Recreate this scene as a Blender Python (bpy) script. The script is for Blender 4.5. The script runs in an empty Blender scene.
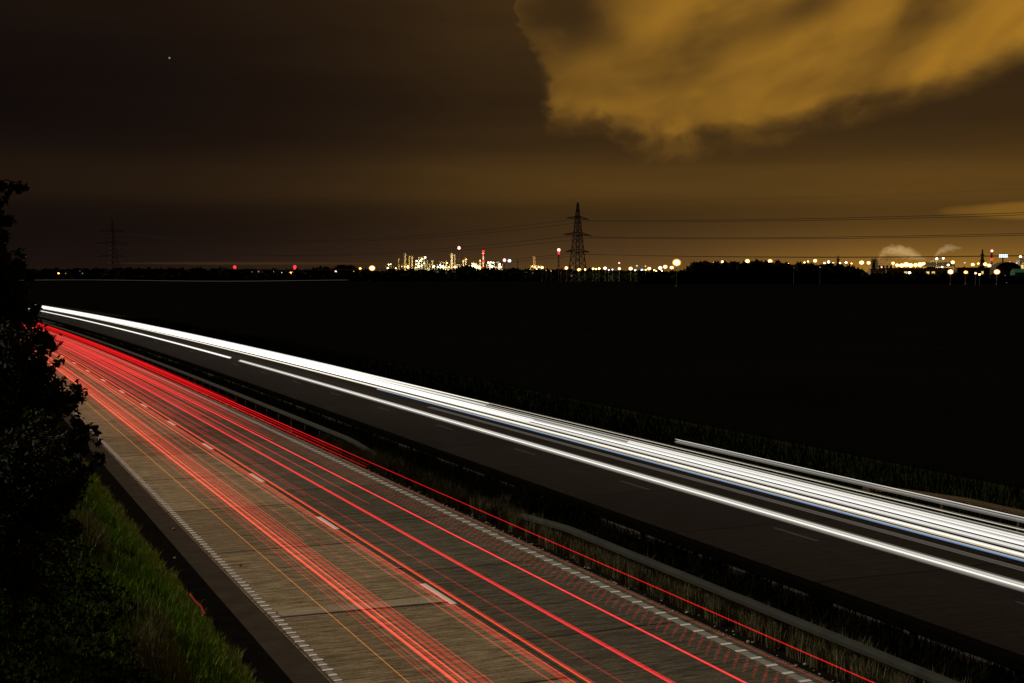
import bpy, bmesh, math, random
import numpy as np
from mathutils import Vector, Matrix

# ------------------------------------------------------------------ scene, camera
S = bpy.context.scene
COL = S.collection
R = math.radians
random.seed(7)
rng = np.random.default_rng(11)

F = 1356.0                      # focal length in pixels of the 1024 wide frame
CAM_H = 6.95
YAW, PITCH = R(23.0), R(2.93)
cd = bpy.data.cameras.new('camera')
cam = bpy.data.objects.new('camera', cd)
COL.objects.link(cam)
cam.location = (0, 0, CAM_H)
cam.rotation_euler = (math.pi/2 - PITCH, 0, -YAW)
cd.sensor_width = 36
cd.lens = 36*F/1024
cd.clip_start = 0.1
cd.clip_end = 20000
S.camera = cam

S.view_settings.view_transform = 'Standard'
S.view_settings.look = 'None'
S.view_settings.exposure = 0
S.view_settings.gamma = 1
S.view_settings.use_curve_mapping = False
S.render.engine = 'CYCLES'
S.cycles.use_denoising = True
S.cycles.max_bounces = 4
S.cycles.transparent_max_bounces = 96
S.cycles.sample_clamp_indirect = 3
S.cycles.volume_bounces = 1
S.cycles.sample_clamp_direct = 12

# ------------------------------------------------------------------ world: night sky lit from the towns below
MOON_AZ, MOON_EL = R(-42), R(40)      # the bearing the light comes from (0 = along the road), and its height
world = bpy.data.worlds.new('World')
S.world = world
world.use_nodes = True
WT = world.node_tree
for n in list(WT.nodes):
    WT.nodes.remove(n)

class N:                              # tiny expression builder on math nodes
    tree = WT
    def __init__(self, sock): self.s = sock
    def _op(self, op, *args):
        n = N.tree.nodes.new('ShaderNodeMath'); n.operation = op
        for i, a in enumerate((self,)+args):
            if isinstance(a, N): N.tree.links.new(a.s, n.inputs[i])
            else: n.inputs[i].default_value = a
        return N(n.outputs[0])
    def __add__(s, o): return s._op('ADD', o)
    __radd__ = __add__
    def __mul__(s, o): return s._op('MULTIPLY', o)
    __rmul__ = __mul__
    def __sub__(s, o): return s._op('SUBTRACT', o)
    def __rsub__(s, o): return (s*-1.0)+o
    def __truediv__(s, o): return s._op('DIVIDE', o)
    def pow(s, o): return s._op('POWER', o)
    def f(s, op, *a): return s._op(op, *a)
    def clamp(s, a=0.0, b=1.0): return s._op('MAXIMUM', a)._op('MINIMUM', b)
    def step(s, a, b):                # smoothstep from a to b
        n = N.tree.nodes.new('ShaderNodeMapRange'); n.interpolation_type = 'SMOOTHSTEP'
        N.tree.links.new(s.s, n.inputs[0]); n.inputs[1].default_value = a; n.inputs[2].default_value = b
        return N(n.outputs[0])
    def curve(s, pts, lo, hi):        # pts: (x, value) with x in lo..hi
        n = N.tree.nodes.new('ShaderNodeFloatCurve'); c = n.mapping.curves[0]
        t = (s-lo)*(1.0/(hi-lo))
        N.tree.links.new(t.clamp().s, n.inputs[1])
        q = [((x-lo)/(hi-lo), v) for x, v in pts]
        c.points[0].location = q[0]; c.points[1].location = q[-1]
        for x, v in q[1:-1]: c.points.new(x, v)
        n.mapping.use_clip = False
        n.mapping.update()
        return N(n.outputs[0])

def comb(x, y, z=0.0):
    n = N.tree.nodes.new('ShaderNodeCombineXYZ')
    for i, a in enumerate((x, y, z)):
        if isinstance(a, N): N.tree.links.new(a.s, n.inputs[i])
        else: n.inputs[i].default_value = a
    return n.outputs[0]

def noise(vec, scale, detail=4, rough=.55, dist=0.0):
    n = N.tree.nodes.new('ShaderNodeTexNoise')
    N.tree.links.new(vec, n.inputs['Vector'])
    n.inputs['Scale'].default_value = scale; n.inputs['Detail'].default_value = detail
    n.inputs['Roughness'].default_value = rough; n.inputs['Distortion'].default_value = dist
    return N(n.outputs[0])

tc = WT.nodes.new('ShaderNodeTexCoord')
sx = WT.nodes.new('ShaderNodeSeparateXYZ')
WT.links.new(tc.outputs['Generated'], sx.inputs[0])
X_, Y_, Z_ = (N(o) for o in sx.outputs)
# bearing (east of the road) and elevation, both in degrees
az = X_.f('ARCTAN2', Y_)*(180/math.pi) - 23.0
el = Z_.clamp(-1, 1).f('ARCSINE')*(180/math.pi)
# town glow: brighter towards the works in the east, dark in the west, a dull band of thin cloud at 3-4 degrees
east = az.curve([(-60, .010), (-20, .0125), (-12, .0195), (-6, .034), (-1, .057), (6, .070), (20, .074), (60, .06)], -60, 60)
prof = el.curve([(0, .46), (1.2, .46), (2.3, .56), (3.0, .90), (3.7, 1.12), (4.6, .88), (5.6, .60), (7.2, .50), (9, .62), (11.5, .80), (20, .9)], 0, 20)
wv = comb(az*.05, el*.5, 0.0)
wisps = noise(wv, 1.6, 5, .55)
base = east*prof*(wisps*.55+.72)
horizon = az.curve([(-60, .000), (-20, .006), (-12, .012), (-6, .028), (0, .065), (5, .105), (12, .25), (17, .34), (60, .15)], -60, 60)
glow = horizon*((el*-1.0).f('DIVIDE', 1.15).f('EXPONENT'))
# the big lit cloud bank (a mass with a ragged lower edge, swept along by the wind)
ta = az*.93 + el*.36; tb_ = el*.93 - az*.30 - (az-8)*(az-8)*.012              # along and across the wind
n1 = noise(comb(ta*.095, tb_*.19, 0.0), 1.5, 3, .42, .35)
n2 = noise(comb(az*.26 + el*.1, el*.40 - az*.08, 3.0), 1.0, 5, .52, .5)
n3 = noise(comb(ta*.14, tb_*.30, 8.0), 1.5, 3, .42, .45)
n5 = noise(comb(az*.55+el*.2, el*.95-az*.16, 5.0), 1.0, 3, .5, .4)
azw = az - .1 + (n2-.5)*2.6 + (n5-.5)*.9
low = azw.curve([(-2.0, .95), (.1, .62), (.5, .445), (.9, .395), (1.5, .35), (2.0, .315), (3.7, .305), (4.4, .279), (9.8, .279), (10.8, .292), (14, .315), (18.3, .38), (21, .43), (27, .60), (34, .95)], -2, 34)*20.0
edge = (el-low)*.36 + (n2-.5)*.80 + (n1-.5)*.45 + (n5-.5)*.30
hole2 = ((((az-12.0)*.9 - (el-10.6)*.5)*(1/1.3)).pow(2.0) + ((el-10.7-(az-12.0)*.25)*(1/.75)).pow(2.0))*-1.0
hole = (((az-2.3+(n2-.5)*3)*(1/1.9)).pow(2.0) + ((el-10.7+(n1-.5)*3)*(1/1.7)).pow(2.0))*-1.0
mass = edge.step(-.24, .42)*(1.0-el.step(17, 26))*(az+(n2-.5)*3.2).step(-1.0, 3.4)*(1.0-hole.f('EXPONENT')*.62)
body = (n1.step(.36, .64)*.50 + n3.step(.33, .67)*.35 + n2.step(.3, .7)*.15)*(1.0-hole.f('EXPONENT')*.9)*(1.0-hole2.f('EXPONENT')*.75)
rim = edge.step(-.06, .32)*(1.0 - edge.step(.35, 1.2))
cloud = mass*(body*.285 + rim*.115 + .042 - hole.f('EXPONENT')*.03)*(az.step(0, 9)*.22+.78)
# a second small lit bank low in the east
d2 = ((az-20.8)*(1/3.1)).pow(2.0) + ((el-2.42)*(1/.34)).pow(2.0)
wisp2 = (1.25 - d2 + (n2-.5)*1.4).step(-.2, 1.0)*.11
# long thin streak low in the west
d3 = ((az+11.0)*(1/6.5)).pow(2.0) + ((el-.36+az*.0)*(1/.07)).pow(2.0)
wisp3 = (1.0 - d3 + (wisps-.5)*.9).step(0, 1)*.022
lum = (base + glow)*(1.0-mass*.75) + cloud + wisp2 + wisp3
lum = lum*(el.step(-2.0, -.2))
# one star
sd = Vector((math.sin(R(23-14.05))*math.cos(R(8.62)), math.cos(R(23-14.05))*math.cos(R(8.62)), math.sin(R(8.62))))
star = (X_*sd.x + Y_*sd.y + Z_*sd.z).step(math.cos(.00075), math.cos(.0003))*.25
cr = lum + star
cg = lum.pow(.97)*.453 + star + .0002
cb = lum.pow(.45)*.0262 + star + el.step(2.6, .4)*east*.06
cc = WT.nodes.new('ShaderNodeCombineColor')
for i, c in enumerate((cr, cg, cb)): WT.links.new(c.s, cc.inputs[i])
bg = WT.nodes.new('ShaderNodeBackground'); bg.inputs[1].default_value = 1.0
WT.links.new(cc.outputs[0], bg.inputs[0])
sky = WT.nodes.new('ShaderNodeTexSky'); sky.sky_type = 'NISHITA'; sky.sun_disc = False
sky.sun_elevation = MOON_EL; sky.sun_rotation = MOON_AZ
bg2 = WT.nodes.new('ShaderNodeBackground'); bg2.inputs[1].default_value = .00004   # moonlit air, night level
WT.links.new(sky.outputs[0], bg2.inputs[0])
ad = WT.nodes.new('ShaderNodeAddShader')
WT.links.new(bg.outputs[0], ad.inputs[0]); WT.links.new(bg2.outputs[0], ad.inputs[1])
wo = WT.nodes.new('ShaderNodeOutputWorld')
WT.links.new(ad.outputs[0], wo.inputs[0])

# the one sun lamp, at night level: a moon added for the headlamps' light
ld = bpy.data.lights.new('moon', 'SUN')
ld.energy = 1.7
ld.angle = R(0.5)
ld.color = (1.0, .90, .72)
moon = bpy.data.objects.new('moon', ld)
COL.objects.link(moon)
md = Vector((math.sin(MOON_AZ)*math.cos(MOON_EL), math.cos(MOON_AZ)*math.cos(MOON_EL), math.sin(MOON_EL)))
moon.rotation_euler = md.to_track_quat('Z', 'Y').to_euler()
moon.location = (-30, 10, 60)

# ------------------------------------------------------------------ helpers
def mat(name, col=(.5, .5, .5), rough=.8, var=.25, scale=4.0, emit=None, strength=1.0, metal=0.0, bump=0.0):
    m = bpy.data.materials.new(name); m.use_nodes = True
    t = m.node_tree; b = t.nodes['Principled BSDF']
    b.inputs['Roughness'].default_value = rough; b.inputs['Metallic'].default_value = metal
    b.inputs['Specular IOR Level'].default_value = .25 if rough < .99 else 0.0
    if emit:
        b.inputs['Base Color'].default_value = (*col, 1)
        b.inputs['Emission Color'].default_value = (*emit, 1); b.inputs['Emission Strength'].default_value = strength
        return m
    N.tree = t
    tcn = t.nodes.new('ShaderNodeTexCoord')
    f = noise(tcn.outputs['Object'], scale, 5, .6)
    k = (f-.5)*(2*var)+1.0
    c = t.nodes.new('ShaderNodeMix'); c.data_type = 'RGBA'; c.blend_type = 'MULTIPLY'; c.inputs[0].default_value = 1
    c.inputs[6].default_value = (*col, 1)
    kk = comb(k, k, k)
    t.links.new(kk, c.inputs[7]); t.links.new(c.outputs[2], b.inputs['Base Color'])
    if bump:
        bn = t.nodes.new('ShaderNodeBump'); bn.inputs['Strength'].default_value = bump; bn.inputs['Distance'].default_value = .02
        g = noise(tcn.outputs['Object'], scale*9, 3, .6)
        t.links.new(g.s, bn.inputs['Height']); t.links.new(bn.outputs[0], b.inputs['Normal'])
    return m

def concrete(name, col, joint0, pitch=6.35, joint=.75, ridge=.35, bumpk=.6):
    """tined concrete slabs: transverse ridges, joints, dirt"""
    m = bpy.data.materials.new(name); m.use_nodes = True
    t = m.node_tree; b = t.nodes['Principled BSDF']; N.tree = t
    b.inputs['Roughness'].default_value = .95; b.inputs['Specular IOR Level'].default_value = .06
    tcn = t.nodes.new('ShaderNodeTexCoord'); sp = t.nodes.new('ShaderNodeSeparateXYZ')
    t.links.new(tcn.outputs['Object'], sp.inputs[0])
    x, y = N(sp.outputs[0]), N(sp.outputs[1])
    broad = noise(comb(x*.35, y*.10), 1.0, 4, .6)
    tine = noise(comb(x*.7, y*6.0), 1.0, 4, .72, .12).step(.30, .66)
    tine2 = noise(comb(x*2.4, y*15.0, 4.0), 1.0, 3, .7).step(.30, .68)
    fine = noise(tcn.outputs['Object'], 16, 3, .75).step(.25, .75)
    wob = (noise(comb(x*.6, y*.05), 1.0, 2)-.5)*.12
    ph = ((y-joint0+wob)*(1/pitch)).f('FLOORED_MODULO', 1.0)
    slab = ((y-joint0)*(1/pitch)).f('FLOOR')
    wn = t.nodes.new('ShaderNodeTexWhiteNoise'); wn.noise_dimensions = '1D'
    t.links.new(slab.s, wn.inputs['W'])
    tone = N(wn.outputs[0])*.30+.85
    dj = ph.f('SUBTRACT', .5).f('ABSOLUTE')          # .5 at a joint
    crack = dj.step(.489, .4965)
    track = noise(comb(x*1.7, y*.012, 9.0), 1.0, 3, .55)
    k = tone*((broad-.5)*.55+1.0)*((tine-.55)*.85*ridge+1.0)*((tine2-.55)*.85*ridge+1.0)*((fine-.5)*.5+1.0)*((track-.5)*.5+1.0)*(1.0-crack*joint)
    c = t.nodes.new('ShaderNodeMix'); c.data_type = 'RGBA'; c.blend_type = 'MULTIPLY'; c.inputs[0].default_value = 1
    c.inputs[6].default_value = (*col, 1); t.links.new(comb(k, k, k), c.inputs[7])
    t.links.new(c.outputs[2], b.inputs['Base Color'])
    bn = t.nodes.new('ShaderNodeBump'); bn.inputs['Strength'].default_value = bumpk; bn.inputs['Distance'].default_value = .03
    h = tine*.7 + tine2*.3 + fine*.12 - crack*.6
    t.links.new(h.s, bn.inputs['Height']); t.links.new(bn.outputs[0], b.inputs['Normal'])
    return m

def light_mat(name, col, strength):
    m = bpy.data.materials.new(name); m.use_nodes = True
    t = m.node_tree
    for n in list(t.nodes): t.nodes.remove(n)
    e = t.nodes.new('ShaderNodeEmission'); e.inputs[0].default_value = (*col, 1); e.inputs[1].default_value = strength
    o = t.nodes.new('ShaderNodeOutputMaterial'); t.links.new(e.outputs[0], o.inputs[0])
    return m

def add_light_mat(name, col, strength):
    """light that adds to what is behind it, like a swept lamp: emission + see-through"""
    m = bpy.data.materials.new(name); m.use_nodes = True
    t = m.node_tree
    for n in list(t.nodes): t.nodes.remove(n)
    e = t.nodes.new('ShaderNodeEmission'); e.inputs[0].default_value = (*col, 1); e.inputs[1].default_value = strength
    tr = t.nodes.new('ShaderNodeBsdfTransparent'); a = t.nodes.new('ShaderNodeAddShader')
    o = t.nodes.new('ShaderNodeOutputMaterial')
    t.links.new(e.outputs[0], a.inputs[0]); t.links.new(tr.outputs[0], a.inputs[1]); t.links.new(a.outputs[0], o.inputs[0])
    return m

class MB:
    """collects geometry for ONE mesh object"""
    def __init__(s): s.v = []; s.f = []; s.m = []; s.n = 0
    def add(s, verts, faces, mi=0):
        s.v.extend(verts); s.f.extend([tuple(i+s.n for i in f) for f in faces]); s.m.extend([mi]*len(faces)); s.n += len(verts)
    def box(s, c, d, rz=0.0, mi=0):
        cx, cy, cz = c; a, b, h = d[0]/2, d[1]/2, d[2]/2
        ca, sa = math.cos(rz), math.sin(rz)
        vs = []
        for z in (-h, h):
            for (x, y) in ((-a, -b), (a, -b), (a, b), (-a, b)):
                vs.append((cx+x*ca-y*sa, cy+x*sa+y*ca, cz+z))
        s.add(vs, [(0, 3, 2, 1), (4, 5, 6, 7), (0, 1, 5, 4), (1, 2, 6, 5), (2, 3, 7, 6), (3, 0, 4, 7)], mi)
    def tube(s, pts, rad, seg=6, mi=0, caps=True):
        pts = [Vector(p) for p in pts]
        rad = rad if hasattr(rad, '__len__') else [rad]*len(pts)
        vs = []; fs = []
        for i, p in enumerate(pts):
            d = (pts[min(i+1, len(pts)-1)]-pts[max(i-1, 0)]).normalized()
            u = d.cross(Vector((0, 0, 1)))
            if u.length < 1e-4: u = Vector((1, 0, 0))
            u.normalize(); w = u.cross(d)
            for k in range(seg):
                a = 2*math.pi*k/seg
                vs.append(tuple(p + (u*math.cos(a)+w*math.sin(a))*rad[i]))
        for i in range(len(pts)-1):
            for k in range(seg):
                k2 = (k+1) % seg
                fs.append((i*seg+k, (i+1)*seg+k, (i+1)*seg+k2, i*seg+k2))
        if caps:
            fs.append(tuple(range(seg))); fs.append(tuple((len(pts)-1)*seg+k for k in range(seg))[::-1])
        s.add(vs, fs, mi)
    def lathe(s, c, prof, seg=16, mi=0):
        vs = []; fs = []
        for (rr, z) in prof:
            for k in range(seg):
                a = 2*math.pi*k/seg
                vs.append((c[0]+rr*math.cos(a), c[1]+rr*math.sin(a), c[2]+z))
        for i in range(len(prof)-1):
            for k in range(seg):
                k2 = (k+1) % seg
                fs.append((i*seg+k, i*seg+k2, (i+1)*seg+k2, (i+1)*seg+k))
        fs.append(tuple(range(seg))[::-1]); fs.append(tuple((len(prof)-1)*seg+k for k in range(seg)))
        s.add(vs, fs, mi)
    def ball(s, c, r, mi=0, seg=10, sq=1.0):
        prof = [(max(1e-3, r*math.sin(math.pi*i/8)), -r*sq*math.cos(math.pi*i/8)) for i in range(9)]
        s.lathe(c, prof, seg, mi)
    def build(s, name, mats, parent=None, loc=None, smooth=False):
        me = bpy.data.meshes.new(name)
        me.from_pydata(s.v, [], s.f)
        mats = mats if isinstance(mats, (list, tuple)) else [mats]
        for m in mats: me.materials.append(m)
        if len(mats) > 1: me.polygons.foreach_set('material_index', s.m)
        if smooth: me.polygons.foreach_set('use_smooth', [True]*len(me.polygons))
        me.update()
        o = bpy.data.objects.new(name, me); COL.objects.link(o)
        if parent: o.parent = parent
        if loc: o.location = loc
        return o

LABELS = {}
def tag(o, label=None, cat=None, group=None, kind=None):
    if label: o['label'] = label
    if cat: o['category'] = cat
    if group: o['group'] = group
    if kind: o['kind'] = kind
    return o

def empty(name, loc, rz=0.0):
    o = bpy.data.objects.new(name, None); COL.objects.link(o)
    o.location = loc; o.rotation_euler = (0, 0, rz); o.empty_display_size = .5
    return o

def bend(t):                                    # the road swings gently left beyond 70 m
    return -(max(0.0, t-70.0)**2)/6000.0
def P(x, t, z=0.0): return (x+bend(t), t, z)

CY, SY = math.cos(YAW), math.sin(YAW)
CP, SP = math.cos(PITCH), math.sin(PITCH)
def at(px, d, z=None, py=None):
    """ground position on the bearing of image column px at distance d along the view; z or the height seen at row py"""
    lat = (px-512)/F*d
    x = lat*CY + d*SY; y = -lat*SY + d*CY
    if py is not None: z = CAM_H + (272.1-py)/F*d
    return Vector((x, y, GZ if z is None else z))
GZ = -0.45                                       # level of the fields
def hz(py, d): return CAM_H + (272.1-py)/F*d

TS = [-30+4*i for i in range(34)] + [106+8*i for i in range(75)]
def strip(mb, x0, x1, z0, z1=None, ts=TS, mi=0):
    z1 = z0 if z1 is None else z1
    vs = []; fs = []
    for t in ts: vs += [P(x0, t, z0), P(x1, t, z1)]
    for i in range(len(ts)-1): fs.append((2*i, 2*i+1, 2*i+3, 2*i+2))
    mb.add(vs, fs, mi)
def structure(name, mb, m, smooth=False):
    return tag(mb.build(name, m, smooth=smooth), kind='structure')

# ------------------------------------------------------------------ materials
M = {}
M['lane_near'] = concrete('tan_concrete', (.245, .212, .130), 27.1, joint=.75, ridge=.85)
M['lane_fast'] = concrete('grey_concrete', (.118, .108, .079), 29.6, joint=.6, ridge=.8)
M['far_way'] = concrete('dark_concrete', (.0155, .0108, .0076), 25.0, joint=.8, ridge=.5)  # slab colour lowered to paint the far side's shade
M['patch'] = concrete('repair_concrete', (.33, .30, .21), 3.0, pitch=50, joint=0, ridge=.2)
M['asphalt'] = mat('asphalt', (.055, .046, .036), 1.0, .5, 1.6, bump=.6)
M['soil'] = mat('gravel_soil', (.010, .008, .006), 1.0, .7, 3.0, bump=1.0)  # darkened so the reserve's shade is in the soil colour
M['bank'] = mat('bank_earth', (.018, .022, .008), 1, .5, .8)
M['field'] = mat('field_earth', (.004, .0036, .003), 1, .5, .05)
M['straw_grey'] = mat('dry_reserve_grass', (.19, .195, .11), 1.0, .8, 6)
M['weed_pale'] = mat('pale_weeds', (.085, .085, .045), 1.0, .8, 4)
M['edge_grass'] = mat('edge_grass', (.27, .32, .085), 1.0, .7, 3)  # lighter grass colour paints the lit edge of the bank
M['far_weed'] = mat('field_edge_grass', (.0028, .0026, .0012), 1, .6, .8)
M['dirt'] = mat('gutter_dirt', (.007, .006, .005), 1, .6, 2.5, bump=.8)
M['paint'] = mat('white_line_paint', (.84, .83, .79), .7, .15, 5)
M['paint_dirty'] = mat('worn_line_paint', (.20, .19, .165), .8, .5, 6)
M['paint_mid'] = mat('grey_line_paint', (.27, .265, .245), .8, .4, 6)
M['paint_far'] = mat('worn_line_paint_far', (.045, .04, .034), .95, .45, 6)  # far-side line paint, much darker than the near lines
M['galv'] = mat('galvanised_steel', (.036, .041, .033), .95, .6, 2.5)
M['dark_steel'] = mat('tarred_steel', (.0035, .0032, .003), 1.0, .3, 1.5)  # near-black colour stands in for shade on the second barrier
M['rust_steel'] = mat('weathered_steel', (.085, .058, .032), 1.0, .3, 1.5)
M['post'] = mat('post_steel', (.05, .05, .04), .8, .3, 2)
M['grass'] = mat('verge_grass', (.15, .285, .03), 1.0, .9, .9)
M['straw'] = mat('dry_grass', (.17, .17, .080), .9, .6, .8)
M['weed'] = mat('median_weeds', (.013, .013, .0065), 1.0, .6, .8)
M['leaf'] = mat('leaves', (.020, .027, .008), .8, .5, 1.5)
M['bramble'] = mat('bramble_leaves', (.012, .016, .006), 1.0, .6, 2)
M['bark'] = mat('bark', (.045, .035, .025), .95, .4, 5)
M['pylon'] = mat('pylon_steel', (.022, .020, .022), .7, .1, .5)
M['wire'] = mat('cable_metal', (.016, .015, .016), .7, .1, .5)
M['wood_far'] = mat('far_foliage', (.010, .012, .005), 1, .4, .05)
M['steel_plant'] = mat('plant_steel', (.50, .46, .34), .6, .2, .08)
M['brick_dark'] = mat('dark_cladding', (.10, .075, .05), .9, .25, .15)
M['clad'] = mat('pale_cladding', (.34, .27, .17), .8, .2, .12)
M['green_clad'] = mat('green_roofing', (.05, .16, .09), .7, .2, .12)
M['roof'] = mat('roof_sheet', (.055, .045, .035), .9, .25, .12)
M['white_clad'] = mat('white_fascia', (.75, .75, .75), .6, .08, .2)
M['red_clad'] = mat('red_fascia', (.60, .04, .03), .6, .08, .2)
M['lamp_post'] = mat('lamp_post_steel', (.12, .11, .09), .7, .2, 1)
M['stone'] = mat('pale_stone', (.40, .36, .30), .9, .3, 9)
M['stud_case'] = mat('stud_rubber', (.20, .19, .17), .7, .2, 8)

# ------------------------------------------------------------------ ground, carriageways, reserve
def field_mesh():
    mb = MB()
    n = 40
    ext = 9000
    # a ring of ground whose inner border is the far verge and the bank, plus the wide plain
    xs = [-ext, -3000, -900, -300, -120, -60]
    mb.add([(-ext, -600, GZ-.3), (ext, -600, GZ-.3), (ext, ext, GZ-.3), (-ext, ext, GZ-.3)], [(0, 1, 2, 3)])
    return mb
structure('field', field_mesh(), M['field'])

mb = MB(); strip(mb, 4.3, 6.02, -.004); structure('hard_shoulder', mb, M['asphalt'])
mb = MB(); strip(mb, 4.3, 5.44, .0005); structure('gutter', mb, M['dirt'])  # dark strip paints the grass bank's shadow along the shoulder edge
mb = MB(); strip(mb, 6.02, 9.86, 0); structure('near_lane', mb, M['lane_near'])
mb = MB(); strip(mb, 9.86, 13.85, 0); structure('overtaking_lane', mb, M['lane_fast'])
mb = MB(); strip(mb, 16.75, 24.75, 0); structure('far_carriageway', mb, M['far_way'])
mb = MB(); strip(mb, 24.75, 26.0, -.004); structure('far_shoulder', mb, M['asphalt'])

# median: a slightly humped, lumpy strip of gravelly soil
def lumpy(x0, x1, nx, zf, amp, tmax=220, dt=.6, t0=-5):
    mb = MB()
    ts = []
    t = t0
    while t < tmax:
        ts.append(t); t += dt*(1 if t < 60 else 3)
    ts += [tmax+20*i for i in range(1, 22)]
    vs = []
    for t in ts:
        for i in range(nx+1):
            x = x0+(x1-x0)*i/nx
            e = 0 if i in (0, nx) else random.uniform(-amp, amp)
            vs.append(P(x, t, zf(x, t)+e))
    fs = []
    for j in range(len(ts)-1):
        for i in range(nx):
            a = j*(nx+1)+i
            fs.append((a, a+1, a+nx+2, a+nx+1))
    mb.add(vs, fs)
    return mb
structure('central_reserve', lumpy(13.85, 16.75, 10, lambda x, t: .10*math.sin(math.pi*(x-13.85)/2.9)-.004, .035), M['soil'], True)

def bank_z(x, t):
    k = 1.0 if t < 90 else max(.12, 1-(t-90)/130)
    u = max(0.0, 4.45-x)
    return -.004 + k*(min(.22, u*1.1) + .36*min(u, 12))
structure('left_bank', lumpy(4.45, -14, 26, bank_z, .06), M['bank'], True)
mb_far = lumpy(26.0, 34, 8, lambda x, t: -.004-.0*(x-26) - min(.45, .056*(x-26))*1.0, .04)
structure('far_verge', mb_far, M['bank'], True)
# ground beside the banks so that no edge hangs in the air
mb = MB(); strip(mb, -14.0, -60.0, bank_z(-14, 0), GZ); structure('left_field_slope', mb, M['field'])

# ------------------------------------------------------------------ road markings
def ribbed_line(x, w, t0, t1, ribs_to):
    mb = MB(); strip(mb, x-w/2, x+w/2, .004, ts=[t for t in TS if t0 <= t <= t1])
    o = structure('edge_line', mb, M['paint_mid'])
    rb = MB(); t = t0+.2
    while t < ribs_to:
        c = P(x, t, .009)
        rb.box((c[0]+random.uniform(-.006, .006), c[1], c[2]), (w*random.uniform(1.1, 1.5), random.uniform(.06, .10), .010))
        t += .33
    r_ = rb.build('line_rib', M['paint'], parent=o); r_['kind'] = 'stuff'
    return o
ribbed_line(6.17, .125, -20, 600, 130)
# the line by the reserve is wide and made of half-metre blocks with small gaps
mb = MB()
t = -10.0
while t < 150:
    a = P(13.40, t, .004); L = .44
    p0, p1 = P(13.47-.10, t, .004), P(13.47+.10, t, .004); q0, q1 = P(13.47-.10, t+L, .004), P(13.47+.10, t+L, .004)
    mb.add([p0, p1, q1, q0], [(0, 1, 2, 3)], 0)
    c = P(13.47, t+.47, .008); mb.box(c, (.215, .10, .010), 0, 1)
    t += .5
strip(mb, 13.38, 13.56, .004, ts=[150+10*i for i in range(46)])
structure('edge_line', mb, [M['paint_mid'], M['paint']])
mb = MB()
for k in range(-3, 50):                          # 2 m marks every 9 m
    tt = 26.35+9*k
    vs = [P(9.86-.075, tt, .005), P(9.86+.075, tt, .005), P(9.86+.075, tt+2, .005), P(9.86-.075, tt+2, .005)]
    mb.add(vs, [(0, 1, 2, 3)])
structure('lane_line', mb, M['paint'])
mb = MB()
for k in range(-3, 50):
    tt = 19.9+9*k
    vs = [P(20.86-.06, tt, .005), P(20.86+.06, tt, .005), P(20.86+.06, tt+2, .005), P(20.86-.06, tt+2, .005)]
    mb.add(vs, [(0, 1, 2, 3)])
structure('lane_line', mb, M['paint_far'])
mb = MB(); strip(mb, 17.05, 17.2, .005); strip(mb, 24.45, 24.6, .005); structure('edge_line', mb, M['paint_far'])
# repair strip across the near lane, and the sealed lane joint
mb = MB(); mb.add([(6.3, 26.75, .004), (9.72, 26.62, .004), (9.72, 27.17, .004), (6.3, 27.22, .004)], [(0, 1, 2, 3)])
structure('concrete_patch', mb, M['patch'])
mb = MB(); strip(mb, 9.935, 9.965, .004); strip(mb, 6.05, 6.075, .004); 
mb.add([(6.2, 26.64, .006), (9.8, 26.50, .006), (9.8, 26.58, .006), (6.2, 26.71, .006)], [(0, 1, 2, 3)])
structure('joint_sealant', mb, mat('bitumen_sealant', (.030, .027, .022), .95, .6, 3))

# ------------------------------------------------------------------ crash barriers
def barrier(name, x, t0, t1, m, mp, spacing, label, top=.69, tall=.15, ramp=0, ph=0.0, face=-1):
    root = empty(name, P(x, t0, 0))
    L = Vector(P(x, t0, 0))
    ts = []; t = t0
    while t < t1:
        ts.append(t); t += .8 if t < t0+8 else (3.2 if t < 130 else 12)
    ts.append(t1)
    # open box profile with rounded corners (x outwards, z)
    h = tall/2; w = .09
    pr = [(-w, -h+.03), (-w, h-.05), (-w+.03, h), (w-.03, h), (w, h-.05), (w, -h+.03), (w-.03, -h), (-w+.03, -h)]
    mb = MB(); vs = []; fs = []
    n = len(pr)
    def zc(t):
        if ramp == 0: return top-h
        e = t1-t if ramp > 0 else t-t0
        return top-h - (.42*(1-min(1, e/4.5))**1.6 if e < 4.5 else 0)
    def xo(t):
        if ramp == 0: return 0
        e = t1-t if ramp > 0 else t-t0
        return .32*(1-e/5.0)**1.5 if e < 5 else 0
    for t in ts:
        c = Vector(P(x+xo(t), t, zc(t)))-L
        for (a, b) in pr: vs.append((c.x+a, c.y, c.z+b))
    for i in range(len(ts)-1):
        for k in range(n):
            k2 = (k+1) % n
            fs.append((i*n+k, i*n+k2, (i+1)*n+k2, (i+1)*n+k))
    fs.append(tuple(range(n))); fs.append(tuple((len(ts)-1)*n+k for k in range(n))[::-1])
    mb.add(vs, fs); mb.build('beam', m, root)
    t = t0+.6+ph; cnt = 0
    while t < t1-.4 and cnt < 60:
        c = Vector(P(x+xo(t), t, 0))-L
        ht = max(.1, zc(t)-h+.02)
        pb = MB()
        pb.box((c.x-face*.02, c.y, ht/2-.03), (.055, .11, ht+.06)); pb.box((c.x-face*.045, c.y, ht/2-.03), (.012, .16, ht+.058))
        pb.box((c.x-face*.02, c.y, ht-.02), (.13, .2, .03))
        pb.build('post', mp, root); t += spacing; cnt += 1
    tag(root, label, 'crash barrier', 'crash barriers beside the carriageways')
    return root
barrier('crash_barrier', 14.22, 6, 34.6, M['galv'], M['post'], 2.4, 'grey crash barrier nearest the bridge, its far end ramping down into the reserve grass', ramp=1)
barrier('crash_barrier', 14.30, 46, 420, M['galv'], M['post'], 2.4, 'long grey crash barrier running away beside the red trails into the distance', ramp=-1)
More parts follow.
